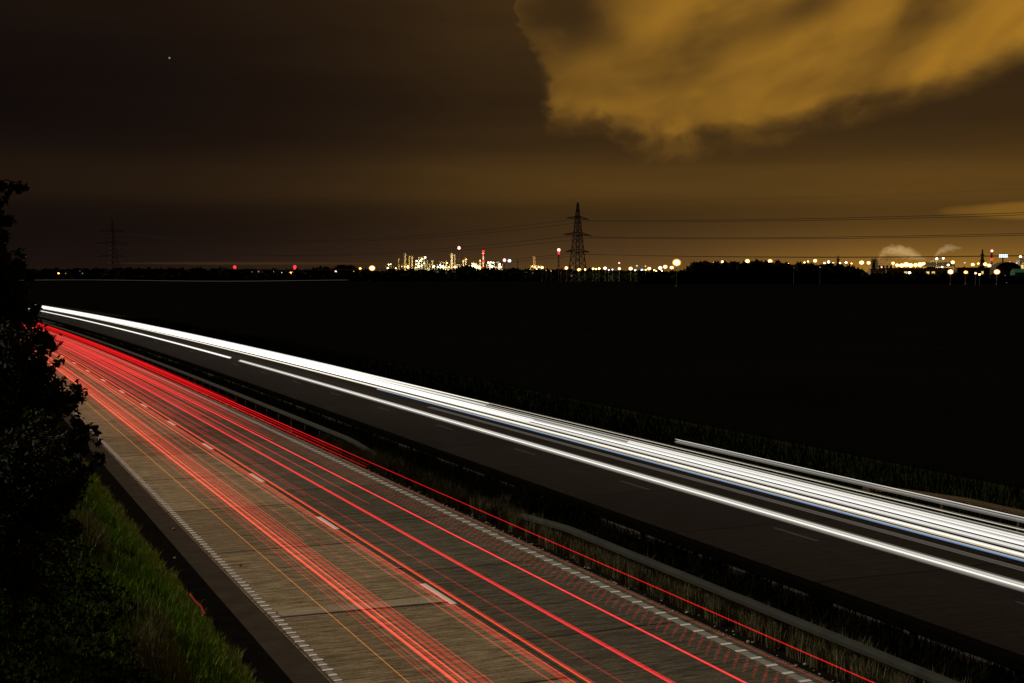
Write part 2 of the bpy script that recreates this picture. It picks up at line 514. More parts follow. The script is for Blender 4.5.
barrier('crash_barrier', 16.05, 6, 420, M['dark_steel'], M['dark_steel'], 2.55, 'black crash barrier on the far side of the central reserve, beside the dark carriageway', top=.74, tall=.24)
barrier('crash_barrier', 26.3, 12, 34.5, M['rust_steel'], M['rust_steel'], 3.0, 'brownish crash barrier behind the white light trails at the field edge', top=.66, ramp=1)

# ------------------------------------------------------------------ grasses (uncountable)
def blades(name, n, sample, hgt, wid, m, lean=.35, loc=(0, 0, 0)):
    pts = sample(n)                                # n x 3
    n = len(pts)
    h = hgt*(.45+rng.random(n)*.9)
    w = wid*(.6+.8*rng.random(n))
    a = rng.random(n)*2*np.pi
    la = rng.random(n)*2*np.pi
    ln = lean*h*rng.random(n)
    ux, uy = np.cos(a)*w/2, np.sin(a)*w/2
    V = np.zeros((n, 5, 3))
    V[:, 0] = pts; V[:, 1] = pts; V[:, 2] = pts; V[:, 3] = pts; V[:, 4] = pts
    V[:, 0, 0] -= ux; V[:, 0, 1] -= uy; V[:, 1, 0] += ux; V[:, 1, 1] += uy
    mx, my = np.cos(la)*ln*.35, np.sin(la)*ln*.35
    V[:, 2, 0] += ux*.7+mx; V[:, 2, 1] += uy*.7+my; V[:, 2, 2] += h*.6
    V[:, 3, 0] += -ux*.7+mx; V[:, 3, 1] += -uy*.7+my; V[:, 3, 2] += h*.6
    V[:, 4, 0] += np.cos(la)*ln; V[:, 4, 1] += np.sin(la)*ln; V[:, 4, 2] += h
    V[:, 0:2, 2] -= .04
    me = bpy.data.meshes.new(name)
    me.vertices.add(n*5); me.vertices.foreach_set('co', V.reshape(-1))
    base = np.arange(n)[:, None]*5
    loops = np.concatenate([base+0, base+1, base+2, base+3, base+3, base+2, base+4], axis=1).reshape(-1)
    me.loops.add(n*7); me.loops.foreach_set('vertex_index', loops.astype(np.int32))
    starts = (np.arange(n)[:, None]*7+np.array([[0, 4]])).reshape(-1)
    tot = np.tile([4, 3], n)
    me.polygons.add(n*2); me.polygons.foreach_set('loop_start', starts.astype(np.int32)); me.polygons.foreach_set('loop_total', tot.astype(np.int32))
    me.materials.append(m); me.update(); me.validate()
    o = bpy.data.objects.new(name, me); COL.objects.link(o)
    return o

def vnoise(x, y, s):                               # cheap smooth 2-D noise
    return .5+.25*(np.sin(x*s*1.7+np.sin(y*s*1.1)*2)+np.sin(y*s*1.3+np.cos(x*s*.9)*2.3))
bend_v = np.vectorize(bend); bank_v = np.vectorize(bank_z)
def on_bank(n):
    t = 14+ (rng.random(n)**1.7)*100
    x = 4.75-(rng.random(n)**1.25)*5.2
    z = bank_v(x, t)
    keep = rng.random(n) < np.where(x > 4.25, 1.0, .10+1.15*vnoise(x, t, 1.3)**1.5)
    x, t, z = x[keep], t[keep], z[keep]
    return np.stack([x+bend_v(t), t, z], 1)
tag(blades('verge_grass', 190000, on_bank, .17, .015, M['grass'], .9), kind='stuff',
    label='green rough grass on the bank beside the hard shoulder', cat='grass')
def on_edge(n):
    t = 14+(rng.random(n)**1.5)*90
    x = 4.78-rng.random(n)**1.6*.42+.05*np.sin(t*1.9)+.04*np.sin(t*5.3)+.03*np.sin(t*13.1)
    return np.stack([x+bend_v(t), t, bank_v(x, t)], 1)
tag(blades('edge_grass', 26000, on_edge, .20, .013, M['edge_grass'], .8), kind='stuff',
    label='pale green grass fringe hanging over the gutter', cat='grass')
def clumps(n, cs, sx, st):
    i = rng.integers(0, len(cs), n)
    c = np.array(cs)[i]
    x = c[:, 0]+rng.normal(0, 1, n)*sx; t = c[:, 1]+rng.normal(0, 1, n)*st
    return x, t
def bank_hit(px, py):
    d = Vector((0, 0, 0)); a = at(px, 1.0, py=py)-Vector((0, 0, CAM_H)); q = 5.0
    while q < 90:
        p = Vector((0, 0, CAM_H))+a*q
        if p.z < bank_z(p.x, p.y): break
        q += .05
    return (p.x, p.y)
tall_c = [bank_hit(*q) for q in ((86, 545), (92, 556), (80, 535), (148, 676), (160, 690), (140, 662), (152, 640), (70, 505))]
_old = [(3.1, 24.3), (3.0, 25.0), (2.7, 26.0), (1.6, 34), (1.9, 35), (2.2, 37), (3.4, 33), (2.6, 29)]
def on_bank_tall(n):
    x, t = clumps(n, tall_c, .16, .22)
    return np.stack([x, t, bank_v(x, t)], 1)
tag(blades('tall_grass', 1700, on_bank_tall, .55, .016, M['straw'], .7), kind='stuff',
    label='pale tall grass tufts standing on the dark bank', cat='grass')
med_c = [(14.30+rng.normal(0, .22), 8+rng.random()*28) for _ in range(260)]
def med_near(n):
    x, t = clumps(n, med_c, .09, .10)
    x = np.clip(x, 14.0, 15.0)
    return np.stack([x, t, np.full(n, .03)], 1)
tag(blades('reserve_grass', 34000, med_near, .44, .012, M['straw_grey'], .35), kind='stuff',
    label='dry tall grass growing behind the near crash barrier', cat='grass')
weed_c = [(15.0+rng.random()*1.55, 6+rng.random()*34) for _ in range(260)] + [(14.1+rng.random()*2.2, 34+rng.random()**1.6*150) for _ in range(900)]
def med_far(n):
    x, t = clumps(n, weed_c, .16, .25)
    x = np.clip(x, 13.95, 16.6)
    return np.stack([x+bend_v(t), t, np.full(n, .05)], 1)
tag(blades('reserve_weeds', 68000, med_far, .42, .022, M['weed'], .9), kind='stuff',
    label='dark rough weeds filling the central reserve', cat='weeds')
gap_c = [(14.2+rng.normal(0, .22), 35+rng.random()*18) for _ in range(120)]
def gap_g(n):
    x, t = clumps(n, gap_c, .12, .15)
    return np.stack([np.clip(x, 13.9, 15.2), t, np.full(n, .03)], 1)
tag(blades('reserve_grass', 14000, gap_g, .45, .014, M['weed_pale'], .7), kind='stuff',
    label='dry grass overgrowing the gap between two barrier ends', cat='grass')
def far_v(n):
    t = 15+rng.random(n)*200; x = 26.1+rng.random(n)**1.4*7
    return np.stack([x+bend_v(t), t, -.05-np.minimum(.45, .056*(x-26))], 1)
tag(blades('far_verge_grass', 42000, far_v, .50, .035, M['far_weed'], .9), kind='stuff',
    label='dark grass on the verge beyond the white light trails', cat='grass')

# loose stones and litter along the reserve edge
sb = MB()
def stone(mb, c, r, mi=0):
    prof = [(.02*r, -.3*r), (r*.8, -.2*r), (r, .15*r), (r*.55, .6*r), (.02*r, .7*r)]
    k0 = len(mb.v); mb.lathe(c, prof, 6, mi)
    for i in range(k0, len(mb.v)):
        v = mb.v[i]; mb.v[i] = (v[0]+random.uniform(-.25, .25)*r, v[1]+random.uniform(-.25, .25)*r, v[2]+random.uniform(-.1, .1)*r)
for _ in range(420):
    t = 14+random.random()**1.5*70
    x = 13.75+abs(random.gauss(0, .18))
    stone(sb, P(x, t, .012), random.choice([.012, .02, .03, .018, .045]))
tag(sb.build('gravel', M['stone']), kind='stuff', label='loose gravel scattered along the foot of the crash barrier', cat='gravel')

DEB = [(5.78, 37.0, 'pale stone lying on the hard shoulder beside the edge line near the hedge', .05),
       (6.5, 31.8, 'small stone on the tan lane just inside the ribbed edge line', .05),
       (5.2, 33.2, 'tiny stone in the dark gutter next to the grass', .04)]
for x, t, l, r_ in DEB:
    d = MB(); stone(d, (0, 0, .02), r_)
    tag(d.build('stone', M['stone'], loc=P(x, t, 0)), l, 'stone')
d = MB(); d.tube([(0, -.9, .0), (.01, -.4, .05), (-.01, .2, .03), (.01, .9, .02)], .022, 6)  # thin red tube along the grass edge
tag(d.build('plastic_strip', mat('red_plastic', (.30, .008, .006), .6, .1, 3), loc=P(4.76, 27.6, .20)),
    'thin red plastic strip caught in the grass edge by the shoulder', 'litter')

# cat's-eye road studs between the lane marks
for i, t in enumerate([30.05, 48.05, 66.05]):
    root = empty('road_stud', P(9.86, t, .005))
    k = MB(); k.lathe((0, 0, 0), [(.085, 0), (.085, .012), (.06, .024), (.01, .026)], 12); k.build('casing', M['stud_case'], root)
    k = MB(); k.box((0, -.05, .028), (.05, .02, .014)); k.build('reflector', mat('stud_glass', (.9, .3, .25), .15, .05, 9), root)
    tag(root, ['round road stud on the lane line nearest the bridge', 'round road stud second away on the lane line',
               'round road stud farthest away on the lane line'][i], 'road stud', 'road studs on the lane line')

# ------------------------------------------------------------------ light trails: one lamp's path each, hung at lamp height over the lane
RED = {'bright': add_light_mat('tail_lamp_bright', (1.0, .018, .034), .46),
       'mid': add_light_mat('tail_lamp_mid', (1.0, .014, .018), .27),
       'dim': add_light_mat('tail_lamp_dim', (1.0, .012, .012), .105),
       'salmon': add_light_mat('tail_lamp_salmon', (1.0, .060, .036), .44),
       'salmon_dim': add_light_mat('tail_lamp_salmon_dim', (1.0, .050, .028), .15),
       'orange': add_light_mat('tail_lamp_orange', (1.0, .060, .018), .46),
       'amber': add_light_mat('indicator_amber', (1.0, .30, .01), .24)}
def trail_pts(x, h, t0, t1, wob=0.0, ph=0.0):
    out = []; t = t0
    while True:
        out.append(P(x+wob*math.sin(t*.035+ph), t, h))
        if t >= t1: break
        t = min(t1, t+(4 if t < 140 else 9))
    return out
HC = .9205
def taper(pts, t0, r_, far=0.0):  # far widens distant strands, putting lamp glare into their shape
    return [(r_*min(1.0, .2+max(0.0, p[1]-t0)/34.0) if t0 > 20 else r_)*(1+far*min(1, max(0, p[1]-28)/70)) for p in pts]
def X_of(ratio, h): return ratio*(CAM_H-h)*HC
NUMW = ['first', 'second', 'third', 'fourth', 'fifth', 'sixth', 'seventh', 'eighth', 'ninth', 'tenth', 'eleventh', 'twelfth',
        'thirteenth', 'fourteenth', 'fifteenth', 'sixteenth', 'seventeenth', 'eighteenth', 'nineteenth', 'twentieth', 'twenty first', 'twenty second', 'twenty third', 'twenty fourth', 'twenty fifth']
# (ratio, lamp height, strands [(dx, dz, radius, material)], from, to, wobble)
T = 470
def st(*a): return a
RT = [
 (1.132, .85, [(0, 0, .011, 'amber')], 8, T, .0, 'amber'),
 (1.195, .85, [(0, 0, .02, 'dim'), (.05, .02, .010, 'dim')], 8, T, .02, 'faint red'),
 (1.222, .85, [(0, 0, .014, 'salmon_dim')], 8, T, .02, 'faint salmon'),
 (1.250, .85, [(0, 0, .030, 'salmon'), (-.07, .03, .020, 'salmon_dim'), (.06, .02, .02, 'salmon_dim')], 8, T, .03, 'bright salmon'),
 (1.278, .85, [(0, 0, .026, 'salmon'), (.05, .04, .016, 'salmon_dim'), (.10, .02, .03, 'dim')], 8, T, .03, 'bright salmon'),
 (1.318, .95, [(0, 0, .05, 'dim'), (.05, .05, .02, 'salmon_dim')], 8, T, .03, 'broad faint red'),
 (1.350, .85, [(0, 0, .026, 'salmon'), (.05, .03, .018, 'salmon_dim')], 30, T, .02, 'salmon'),
 (1.395, .80, [(0, 0, .018, 'salmon_dim'), (.05, 0, .018, 'dim')], 26, T, .02, 'dim salmon'),
 (1.486, .85, [(0, 0, .022, 'salmon'), (-.04, .02, .016, 'salmon_dim')], 33, T, .02, 'salmon'),
 (1.487, .85, [(0, 0, .020, 'salmon_dim')], 8, 33, .02, 'short faint salmon'),
 (1.520, .85, [(0, 0, .035, 'dim'), (.05, .02, .02, 'mid'), (-.05, 0, .02, 'dim')], 8, T, .02, 'dull red'),
 (1.572, .85, [(0, 0, .024, 'orange'), (.03, .015, .018, 'salmon_dim')], 8, T, .02, 'bright orange red'),
 (1.655, .85, [(0, 0, .016, 'dim')], 8, T, .01, 'faint red'),
 (1.700, .80, [(0, 0, .014, 'dim'), (.06, 0, .010, 'dim')], 40, T, .01, 'faint red'),
 (1.770, .85, [(0, 0, .027, 'bright'), (.03, .015, .018, 'mid')], 8, T, .02, 'bright pink red'),
 (1.830, .85, [(0, 0, .022, 'bright'), (.06, .02, .018, 'mid')], 58, T, .02, 'bright pink red'),
 (1.880, .85, [(0, 0, .020, 'mid')], 75, T, .02, 'red'),
 (1.955, .85, [(0, 0, .024, 'bright'), (-.03, .015, .018, 'mid')], 8, T, .02, 'bright red'),
 (1.990, .90, [(0, 0, .035, 'mid'), (.07, .05, .03, 'dim'), (-.06, .03, .03, 'dim')], 48, T, .02, 'broad red'),
 (2.050, .90, [(0, 0, .030, 'mid'), (.08, .03, .03, 'dim')], 52, T, .02, 'broad red'),
 (2.150, .85, [(0, 0, .012, 'dim')], 8, T, .01, 'faint red'),
 (2.190, .95, [(0, 0, .030, 'mid'), (.08, .05, .03, 'dim'), (-.08, .03, .03, 'dim')], 40, T, .02, 'broad red'),
 (2.235, .95, [(0, 0, .030, 'dim'), (.07, .05, .03, 'mid'), (-.07, .02, .03, 'dim')], 44, T, .02, 'broad red'),
 (2.265, .85, [(0, 0, .014, 'mid'), (.010, .005, .010, 'dim')], 8, T, .0, 'thin bright red'),
 (1.735, .82, [(0, 0, .022, 'mid'), (.05, .02, .016, 'dim')], 66, T, .02, 'red'),
 (1.925, .82, [(0, 0, .028, 'mid'), (.06, .02, .02, 'dim')], 60, T, .02, 'red'),
 (2.110, .92, [(0, 0, .035, 'mid'), (.07, .03, .03, 'dim')], 60, T, .02, 'broad red'),
 (1.610, .82, [(0, 0, .018, 'salmon'), (.05, .02, .014, 'salmon_dim')], 58, T, .02, 'salmon'),
 (1.450, .82, [(0, 0, .020, 'salmon'), (.05, .02, .016, 'salmon_dim')], 48, T, .02, 'salmon'),
 (1.640, .84, [(0, 0, .018, 'mid'), (.05, .02, .016, 'dim')], 36, T, .05, 'soft red'),
 (1.690, .86, [(0, 0, .014, 'bright'), (.04, .02, .020, 'dim')], 52, T, .05, 'soft red'),
 (1.800, .84, [(0, 0, .018, 'bright'), (.05, .02, .026, 'dim')], 46, T, .06, 'soft red'),
 (1.860, .86, [(0, 0, .026, 'mid'), (-.06, .02, .022, 'dim')], 34, T, .06, 'soft red'),
 (1.905, .84, [(0, 0, .018, 'bright'), (.05, .03, .03, 'dim')], 56, T, .05, 'soft red'),
 (2.285, 1.0, [(0, 0, .030, 'mid'), (.07, .03, .03, 'dim')], 62, T, .02, 'dull red'),
]
cnt = {}
for (ra, h, strands, t0, t1, wob, cname) in RT:
    names = sorted({s_[3] for s_ in strands}); mb = MB()
    ph = random.uniform(0, 6)
    x = X_of(ra, h); L = Vector(P(x, t0, h))
    for (dx_, dz_, r_, mn) in strands:
        raw = trail_pts(x+dx_, h+dz_, t0, t1, wob, ph); pts = [Vector(p)-L for p in raw]
        mb.tube(pts, taper(raw, t0, r_*(.66 if r_ > .028 else .52), .8), 6, names.index(mn))
    o = mb.build('light_trail', [RED[n_] for n_ in names], loc=L)
    i = cnt.get(cname, 0); cnt[cname] = i+1
    o['_c'] = cname; o['_i'] = i
    tag(o, None, 'light trail', 'tail light trails over the near carriageway')
for o in list(COL.objects):
    if '_c' in o.keys():
        c, i = o['_c'], o['_i']
        o['label'] = ('only ' if cnt[c] == 1 else NUMW[i]+' ')+c+' tail light trail'+('' if cnt[c] == 1 else ', counted from the grass bank')+' over the near carriageway'
        del o['_c']; del o['_i']
# a flickering LED tail lamp leaves rows of small dashes
for j, (ra, l) in enumerate([(2.015, 'dotted dark red trail of a flickering lamp, nearest the lane middle'), (2.055, 'dotted dark red trail of a flickering lamp, nearest the white edge line')]):
    mb = MB(); t = 14.0
    x = X_of(ra, .9); L = Vector(P(x, 14, .9))
    while t < 75:
        for k in range(4):
            c = Vector(P(x+(k-1.5)*.055, t+k*.07, .9+.012*k))-L
            mb.tube([c, c+Vector((.004, .07, 0))], .006, 5)
        t += .27
    tag(mb.build('light_trail', RED['dim'], loc=L), l, 'light trail', 'tail light trails over the near carriageway')

WH = {'w': add_light_mat('headlamp_white', (1.0, .97, .90), .38),
      'm': add_light_mat('headlamp_mid', (1.0, .95, .86), .16),
      'd': add_light_mat('headlamp_dim', (1.0, .93, .80), .045),
      'warm': add_light_mat('headlamp_warm', (1.0, .88, .62), .30),
      'blue': add_light_mat('headlamp_blue', (.16, .32, .60), .34)}
def streaks(n, half, hh, mats_, rmin, rmax):
    return [(random.uniform(-half, half), random.uniform(-hh, hh), random.uniform(rmin, rmax), random.choice(mats_)) for _ in range(n)]
WT_ = [
 (3.435, .65, [(0, 0, .030, 'w'), (.05, .02, .055, 'm'), (-.05, 0, .06, 'd'), (.11, .03, .09, 'd'), (-.11, -.02, .07, 'd'), (.04, .06, .018, 'm'), (.02, .0, .14, 'd')], 5, 96.3, 'grey white headlight trail running alone, closest to the lane line'),
 (3.435, .65, [(0, 0, .07, 'w'), (.08, .03, .07, 'w'), (-.07, .0, .05, 'm')], 99.6, T, 'far white headlight trail closest to the central reserve'),
 (3.62, .62, [(0, 0, .016, 'd'), (.10, 0, .014, 'd'), (.2, 0, .018, 'd')], 5, 60, 'faint thin trail just inside the blue headlight trail'),
 (3.755, .65, [(0, 0, .034, 'blue'), (.03, .02, .03, 'm')], 5, 70, 'light blue headlight trail along the inner rim of the white band'),
 (3.81, .65, [(0, 0, .06, 'warm'), (.08, .02, .04, 'w'), (-.05, .03, .03, 'm')], 5, T, 'cream white headlight trail just outside the blue one'),
 (3.90, .68, [(0, 0, .04, 'm'), (.08, .02, .05, 'w'), (-.07, .02, .03, 'd')], 5, T, 'dull white headlight trail in the middle of the band'),
 (4.00, .70, [(0, 0, .05, 'w'), (.09, .03, .05, 'm'), (-.08, .0, .04, 'm'), (.16, .02, .06, 'd'), (-.14, .0, .03, 'w')], 5, T, 'broad pale headlight trail in the middle of the band'),
 (4.10, .72, [(0, 0, .035, 'm'), (.08, .03, .035, 'd'), (-.08, 0, .04, 'm'), (.16, .03, .02, 'm')], 5, T, 'soft grey headlight trail in the outer half of the band'),
 (4.20, .72, [(0, 0, .022, 'warm'), (.05, .02, .014, 'd')], 5, T, 'thin tan headlight trail on the outer rim of the white band'),
 (4.34, 1.05, [(0, 0, .07, 'd'), (.09, .05, .05, 'd'), (-.04, .02, .02, 'd'), (.05, .07, .014, 'm'), (.02, .03, .012, 'm'), (-.02, .10, .010, 'w')], 5, 41, 'faint raised grey trail farthest out, beside the brownish barrier'),
 (4.06, .85, [(0, 0, .04, 'w'), (.06, .04, .04, 'm')], 5, 43, 'short bright headlight trail ending above the band middle'),
 (3.95, .66, [(0, 0, .13, 'w'), (.18, .08, .10, 'w'), (-.16, .0, .10, 'm')], 52, T, 'thick white headlight trail of the distant band'),
 (4.12, .80, [(0, 0, .14, 'w'), (.14, .08, .14, 'w'), (.30, .0, .10, 'd')], 58, T, 'high white headlight trail of the distant band'),
]
for (ra, h, strands, t0, t1, lab) in WT_:
    names = sorted({s_[3] for s_ in strands}); mb = MB()
    x = X_of(ra, h); L = Vector(P(x, t0, h)); ph = random.uniform(0, 6)
    for (dx_, dz_, r_, mn) in strands:
        raw = trail_pts(x+dx_, h+dz_, t0, t1, .03, ph)
        mb.tube([Vector(p)-L for p in raw], taper(raw, t0 if t0 != 99.6 else 0, r_*.58), 6, names.index(mn))
    tag(mb.build('light_trail', [WH[n_] for n_ in names], loc=L), lab, 'light trail', 'headlight trails over the far carriageway')

# ------------------------------------------------------------------ trees and bushes on the left bank
def leafy(center, radii, n, size, gaps=3.0):
    """leaf quads scattered in clumps through an ellipsoid"""
    c = np.array(center); out_v = []; out_f = []
    ncl = max(8, n//45)
    cl = rng.normal(0, 1, (ncl, 3)); cl /= np.linalg.norm(cl, axis=1)[:, None]
    cl = cl*(rng.random((ncl, 1))**.45)*np.array(radii)
    idx = rng.integers(0, ncl, n)
    p = c+cl[idx]+rng.normal(0, 1, (n, 3))*np.array(radii)*.11
    d = rng.normal(0, 1, (n, 3)); d /= np.linalg.norm(d, axis=1)[:, None]
    e = rng.normal(0, 1, (n, 3)); e -= d*(e*d).sum(1)[:, None]; e /= np.linalg.norm(e, axis=1)[:, None]
    s = size*(.6+.8*rng.random((n, 1)))
    V = np.stack([p-d*s, p+e*s*.45, p+d*s, p-e*s*.45], 1)
    return V, c+cl
def crown_obj(name, Vs, m, parent=None):
    V = np.concatenate(Vs); n = len(V)
    me = bpy.data.meshes.new(name)
    me.vertices.add(n*4); me.vertices.foreach_set('co', V.reshape(-1))
    me.loops.add(n*4); me.loops.foreach_set('vertex_index', np.arange(n*4, dtype=np.int32))
    me.polygons.add(n); me.polygons.foreach_set('loop_start', np.arange(0, n*4, 4, dtype=np.int32)); me.polygons.foreach_set('loop_total', np.full(n, 4, dtype=np.int32))
    me.materials.append(m); me.update(); me.validate()
    o = bpy.data.objects.new(name, me); COL.objects.link(o)
    if parent: o.parent = parent
    return o
def view_pt(px, py, d):
    return at(px, d, py=py)
def tree(name, foot, blobs, size, label, cat, trunk_r=.12):
    """blobs: (px, py, depth, radius, leaves); the stem forks to every clump of leaves"""
    root = empty(name, foot)
    Vs = []; tb = MB()
    f0 = Vector(foot)
    tops = [view_pt(b[0], b[1], b[2]) for b in blobs]
    cen = sum(tops, Vector())/len(tops)
    fork = f0.lerp(Vector((f0.x*.6+cen.x*.4, f0.y*.6+cen.y*.4, max(f0.z+.5, cen.z*.55+f0.z*.45))), .8)
    tb.tube([Vector((0, 0, -.15)), (fork-f0)*.5+Vector((.05, .03, 0)), fork-f0], [trunk_r*1.3, trunk_r, trunk_r*.8], 8)
    for b, c in zip(blobs, tops):
        V, cl = leafy(tuple(c-f0), (b[3], b[3], b[3]*.85), int(b[4]*1.7), size*.78)
        Vs.append(V)
        big_c = [q for q, bb in zip(tops, blobs) if bb[3] >= .35]
        start = fork if b[3] >= .35 else min(big_c, key=lambda q: (q-c).length)
        mid = start.lerp(c, .5)+Vector((random.uniform(-.1, .1), random.uniform(-.1, .1), .15))
        kk_ = 1.0 if b[3] >= .35 else .35
        tb.tube([start-f0, mid-f0, c-f0], [trunk_r*.42*kk_, trunk_r*.28*kk_, trunk_r*.14*kk_], 6)
        for q in cl[::6]:
            tb.tube([c-f0, (c-f0).lerp(Vector(q), .5)+Vector((0, 0, .03)), Vector(q)], [trunk_r*.14, trunk_r*.09, trunk_r*.04], 4)
    tb.build('trunk', M['bark'], root)
    crown_obj('crown', Vs, M['leaf'], root)
    return tag(root, label, cat, 'trees and bushes on the left bank')
def bank_foot(px, d):
    p = at(px, d); return (p.x, p.y, bank_z(p.x, p.y)-.1)
# brambles added over the upper bank; near-black leaves paint its shade
def bramble():
    n = 34000
    t = 15+rng.random(n)**1.5*45; x = 3.15-rng.random(n)**.8*5.2+.5*np.sin(t*.8)+.3*np.sin(t*2.1)
    hh = (.25+.55*vnoise(x, t, 1.7))*np.clip((3.6-x)/1.2, .15, 1)
    p = np.stack([x, t, bank_v(x, t)+hh*rng.random(n)**.6], 1)
    d = rng.normal(0, 1, (n, 3)); d /= np.linalg.norm(d, axis=1)[:, None]
    e = rng.normal(0, 1, (n, 3)); e -= d*(e*d).sum(1)[:, None]; e /= np.linalg.norm(e, axis=1)[:, None]
    s = .05*(.6+.8*rng.random((n, 1)))
    o = crown_obj('brambles', [np.stack([p-d*s, p+e*s*.5, p+d*s, p-e*s*.5], 1)], M['bramble'])
    tag(o, 'black tangle of brambles covering the bank left of the green grass', 'brambles', kind='stuff')
bramble()
tree('broadleaf_tree', bank_foot(-30, 24),
     [(-26, 262, 24, .62, 1300), (-30, 215, 24, .62, 1200), (-8, 228, 24, .40, 700), (-6, 258, 24, .46, 800), (8, 282, 24, .40, 600), (-8, 205, 24, .3, 420), (-34, 300, 24, .9, 1800), (-2, 332, 24, .75, 1500), (0, 290, 24, .48, 700), (12, 312, 24, .42, 500), (20, 303, 24, .24, 260), (30, 318, 24, .20, 160), (-14, 190, 24, .36, 420), (6, 187, 24, .20, 160), (18, 189, 24, .15, 90), (29, 187, 24, .10, 40), (-45, 250, 24, .9, 1300)],
     .07, 'tall dark broadleaf tree at the left edge with a branch tip against the sky', 'tree', .14)
tree('bush', bank_foot(12, 22),
     [(10, 360, 22, .75, 1900), (38, 368, 22, .42, 420), (16, 410, 22, .85, 2200), (62, 396, 22, .42, 420), (-20, 400, 22, .9, 1800), (62, 440, 22, .45, 620), (88, 434, 22, .28, 190), (78, 462, 22, .3, 260), (40, 345, 22, .25, 240)],
     .06, 'dark bush leaning over the red light trails below the tall tree', 'bush', .07)
tree('bush', bank_foot(0, 20),
     [(20, 470, 20, .8, 2200), (60, 482, 20, .45, 900), (-10, 520, 20, .9, 2000), (40, 520, 20, .55, 1100), (95, 462, 20, .16, 160), (10, 580, 20, .8, 1600)],
     .06, 'low black bush on the bank beside the green grass, lowest of the bushes', 'bush', .06)

exec_far = True
# ------------------------------------------------------------------ electricity line
def lattice(mb, prof, bar, thin):
    """square lattice tower: prof = (half width, z)"""
    for i in range(len(prof)-1):
        (w0, z0), (w1, z1) = prof[i], prof[i+1]
        c0 = [(-w0, -w0), (w0, -w0), (w0, w0), (-w0, w0)]; c1 = [(-w1, -w1), (w1, -w1), (w1, w1), (-w1, w1)]
        for k in range(4):
            k2 = (k+1) % 4
            a, b = (*c0[k], z0), (*c1[k], z1); c, d = (*c0[k2], z0), (*c1[k2], z1)
            mb.tube([a, b], bar, 4)
            mb.tube([a, d], thin, 4); mb.tube([c, b], thin, 4); mb.tube([b, d], thin, 4)
LINE = Vector((404*CY-281*SY, -404*SY-281*CY, 0)).normalized()
ARM = Vector((LINE.y, -LINE.x, 0))*-1             # arms stand square to the line
def pylon(px, d, H, label, k=1.0, fat=1.0, arms=((.385, 14.5), (.595, 16.5), (.797, 13.5)), group=True, line_dir=None):
    base = at(px, d, z=GZ-.2)
    root = empty('electricity_pylon', base, math.atan2(ARM.y, ARM.x) if line_dir is None else line_dir)
    H_ = H
    prof = []
    for f in (0, .10, .20, .29, .375, .45, .52, .585, .655, .72, .785, .86, .93, 1.0):
        w = np.interp(f, [0, .375, .585, .785, 1.0], [4.9, 3.0, 2.1, 1.25, .3])*H/52
        prof.append((float(w), f*H_))
    mb = MB(); lattice(mb, prof, .26*fat, .15*fat)
    mb.build('lattice_tower', M['pylon'], root)
    tips = []
    for (f, L) in arms:
        L = L*H/52
        w = float(np.interp(f, [0, .375, .585, .785, 1.0], [4.9, 3.0, 2.1, 1.25, .3]))*H/52
        a = MB()
        for s in (-1, 1):
            tip = (s*L, 0, f*H_+.2)
            for (yy, zz) in ((-w, 0), (w, 0), (-w*.7, .035*H), (w*.7, .035*H)):
                a.tube([(s*w*.8, yy, f*H_+zz), tip], .17*fat, 4)
            for q in (.35, .68):
                a.tube([(s*(w+(L-w)*q), -w*(1-q), f*H_), (s*(w+(L-w)*q), 0, f*H_+.035*H*(1-q))], .10*fat, 4)
                a.tube([(s*(w+(L-w)*q), w*(1-q), f*H_), (s*(w+(L-w)*q), 0, f*H_+.035*H*(1-q))], .10*fat, 4)
        arm_o = a.build('crossarm', M['pylon'], root)
        for s in (-1, 1):
            ins = MB(); n = 2
            pr = []
            for q in range(n): pr += [(.10, -q*.55), (.24, -q*.55-.15), (.10, -q*.55-.3)]
            ins.lathe((s*L, 0, f*H_), pr[::-1], 8)
            ins.build('insulator', M['pylon'], arm_o)
            tips.append(base + Vector((math.cos(root.rotation_euler.z)*s*L, math.sin(root.rotation_euler.z)*s*L, f*H_-1.3)))
    tips.append(base+Vector((0, 0, H_)))
    tag(root, label, 'pylon', 'electricity pylons across the plain')
    return tips
PA = pylon(577.5, 939, 55.5, 'tall lattice pylon standing dark against the glow right of the refinery', fat=1.15)
PB = pylon(113, 1240, 56, 'dim distant lattice pylon alone on the dark left horizon', fat=.7)
rbase = at(512, 1) # off-frame pylon carries the wires on to the east
def off_tips():
    d = 650; base = at(1440, d, z=GZ-.2); out = []
    ang = math.atan2(ARM.y, ARM.x); H_ = 58
    for (f, L) in ((.385, 14.5), (.595, 16.5), (.797, 13.5)):
        for s in (-1, 1): out.append(base+Vector((math.cos(ang)*s*L, math.sin(ang)*s*L, f*H_-1.3)))
    out.append(base+Vector((0, 0, H_)))
    return out
PC = pylon(1440, 650, 52, 'lattice pylon of the same line standing to the east', fat=1.0) if False else off_tips()
WN = ['lowest wire on the far side', 'lowest wire on the near side', 'middle wire on the far side', 'middle wire on the near side', 'upper wire on the far side', 'upper wire on the near side', 'thin earth wire from the pylon peak']
def cable(a, b, sag, r_, label):
    mb = MB(); n = 26; pts = []
    for i in range(n+1):
        q = i/n; p = a.lerp(b, q)-a; p.z -= sag*4*q*(1-q); pts.append(p)
    mb.tube(pts, r_, 5)
    tag(mb.build('power_line', M['wire'], loc=a), label, 'power line', 'power lines strung between the pylons')
for i in range(7):
    r_ = .15 if i < 6 else .03
    cable(PA[i], PC[i], 4 if i < 6 else 3, r_, WN[i]+' running right from the tall pylon')
    cable(PA[i], PB[i], 11 if i < 6 else 8, r_*.8, WN[i]+' running left from the tall pylon')
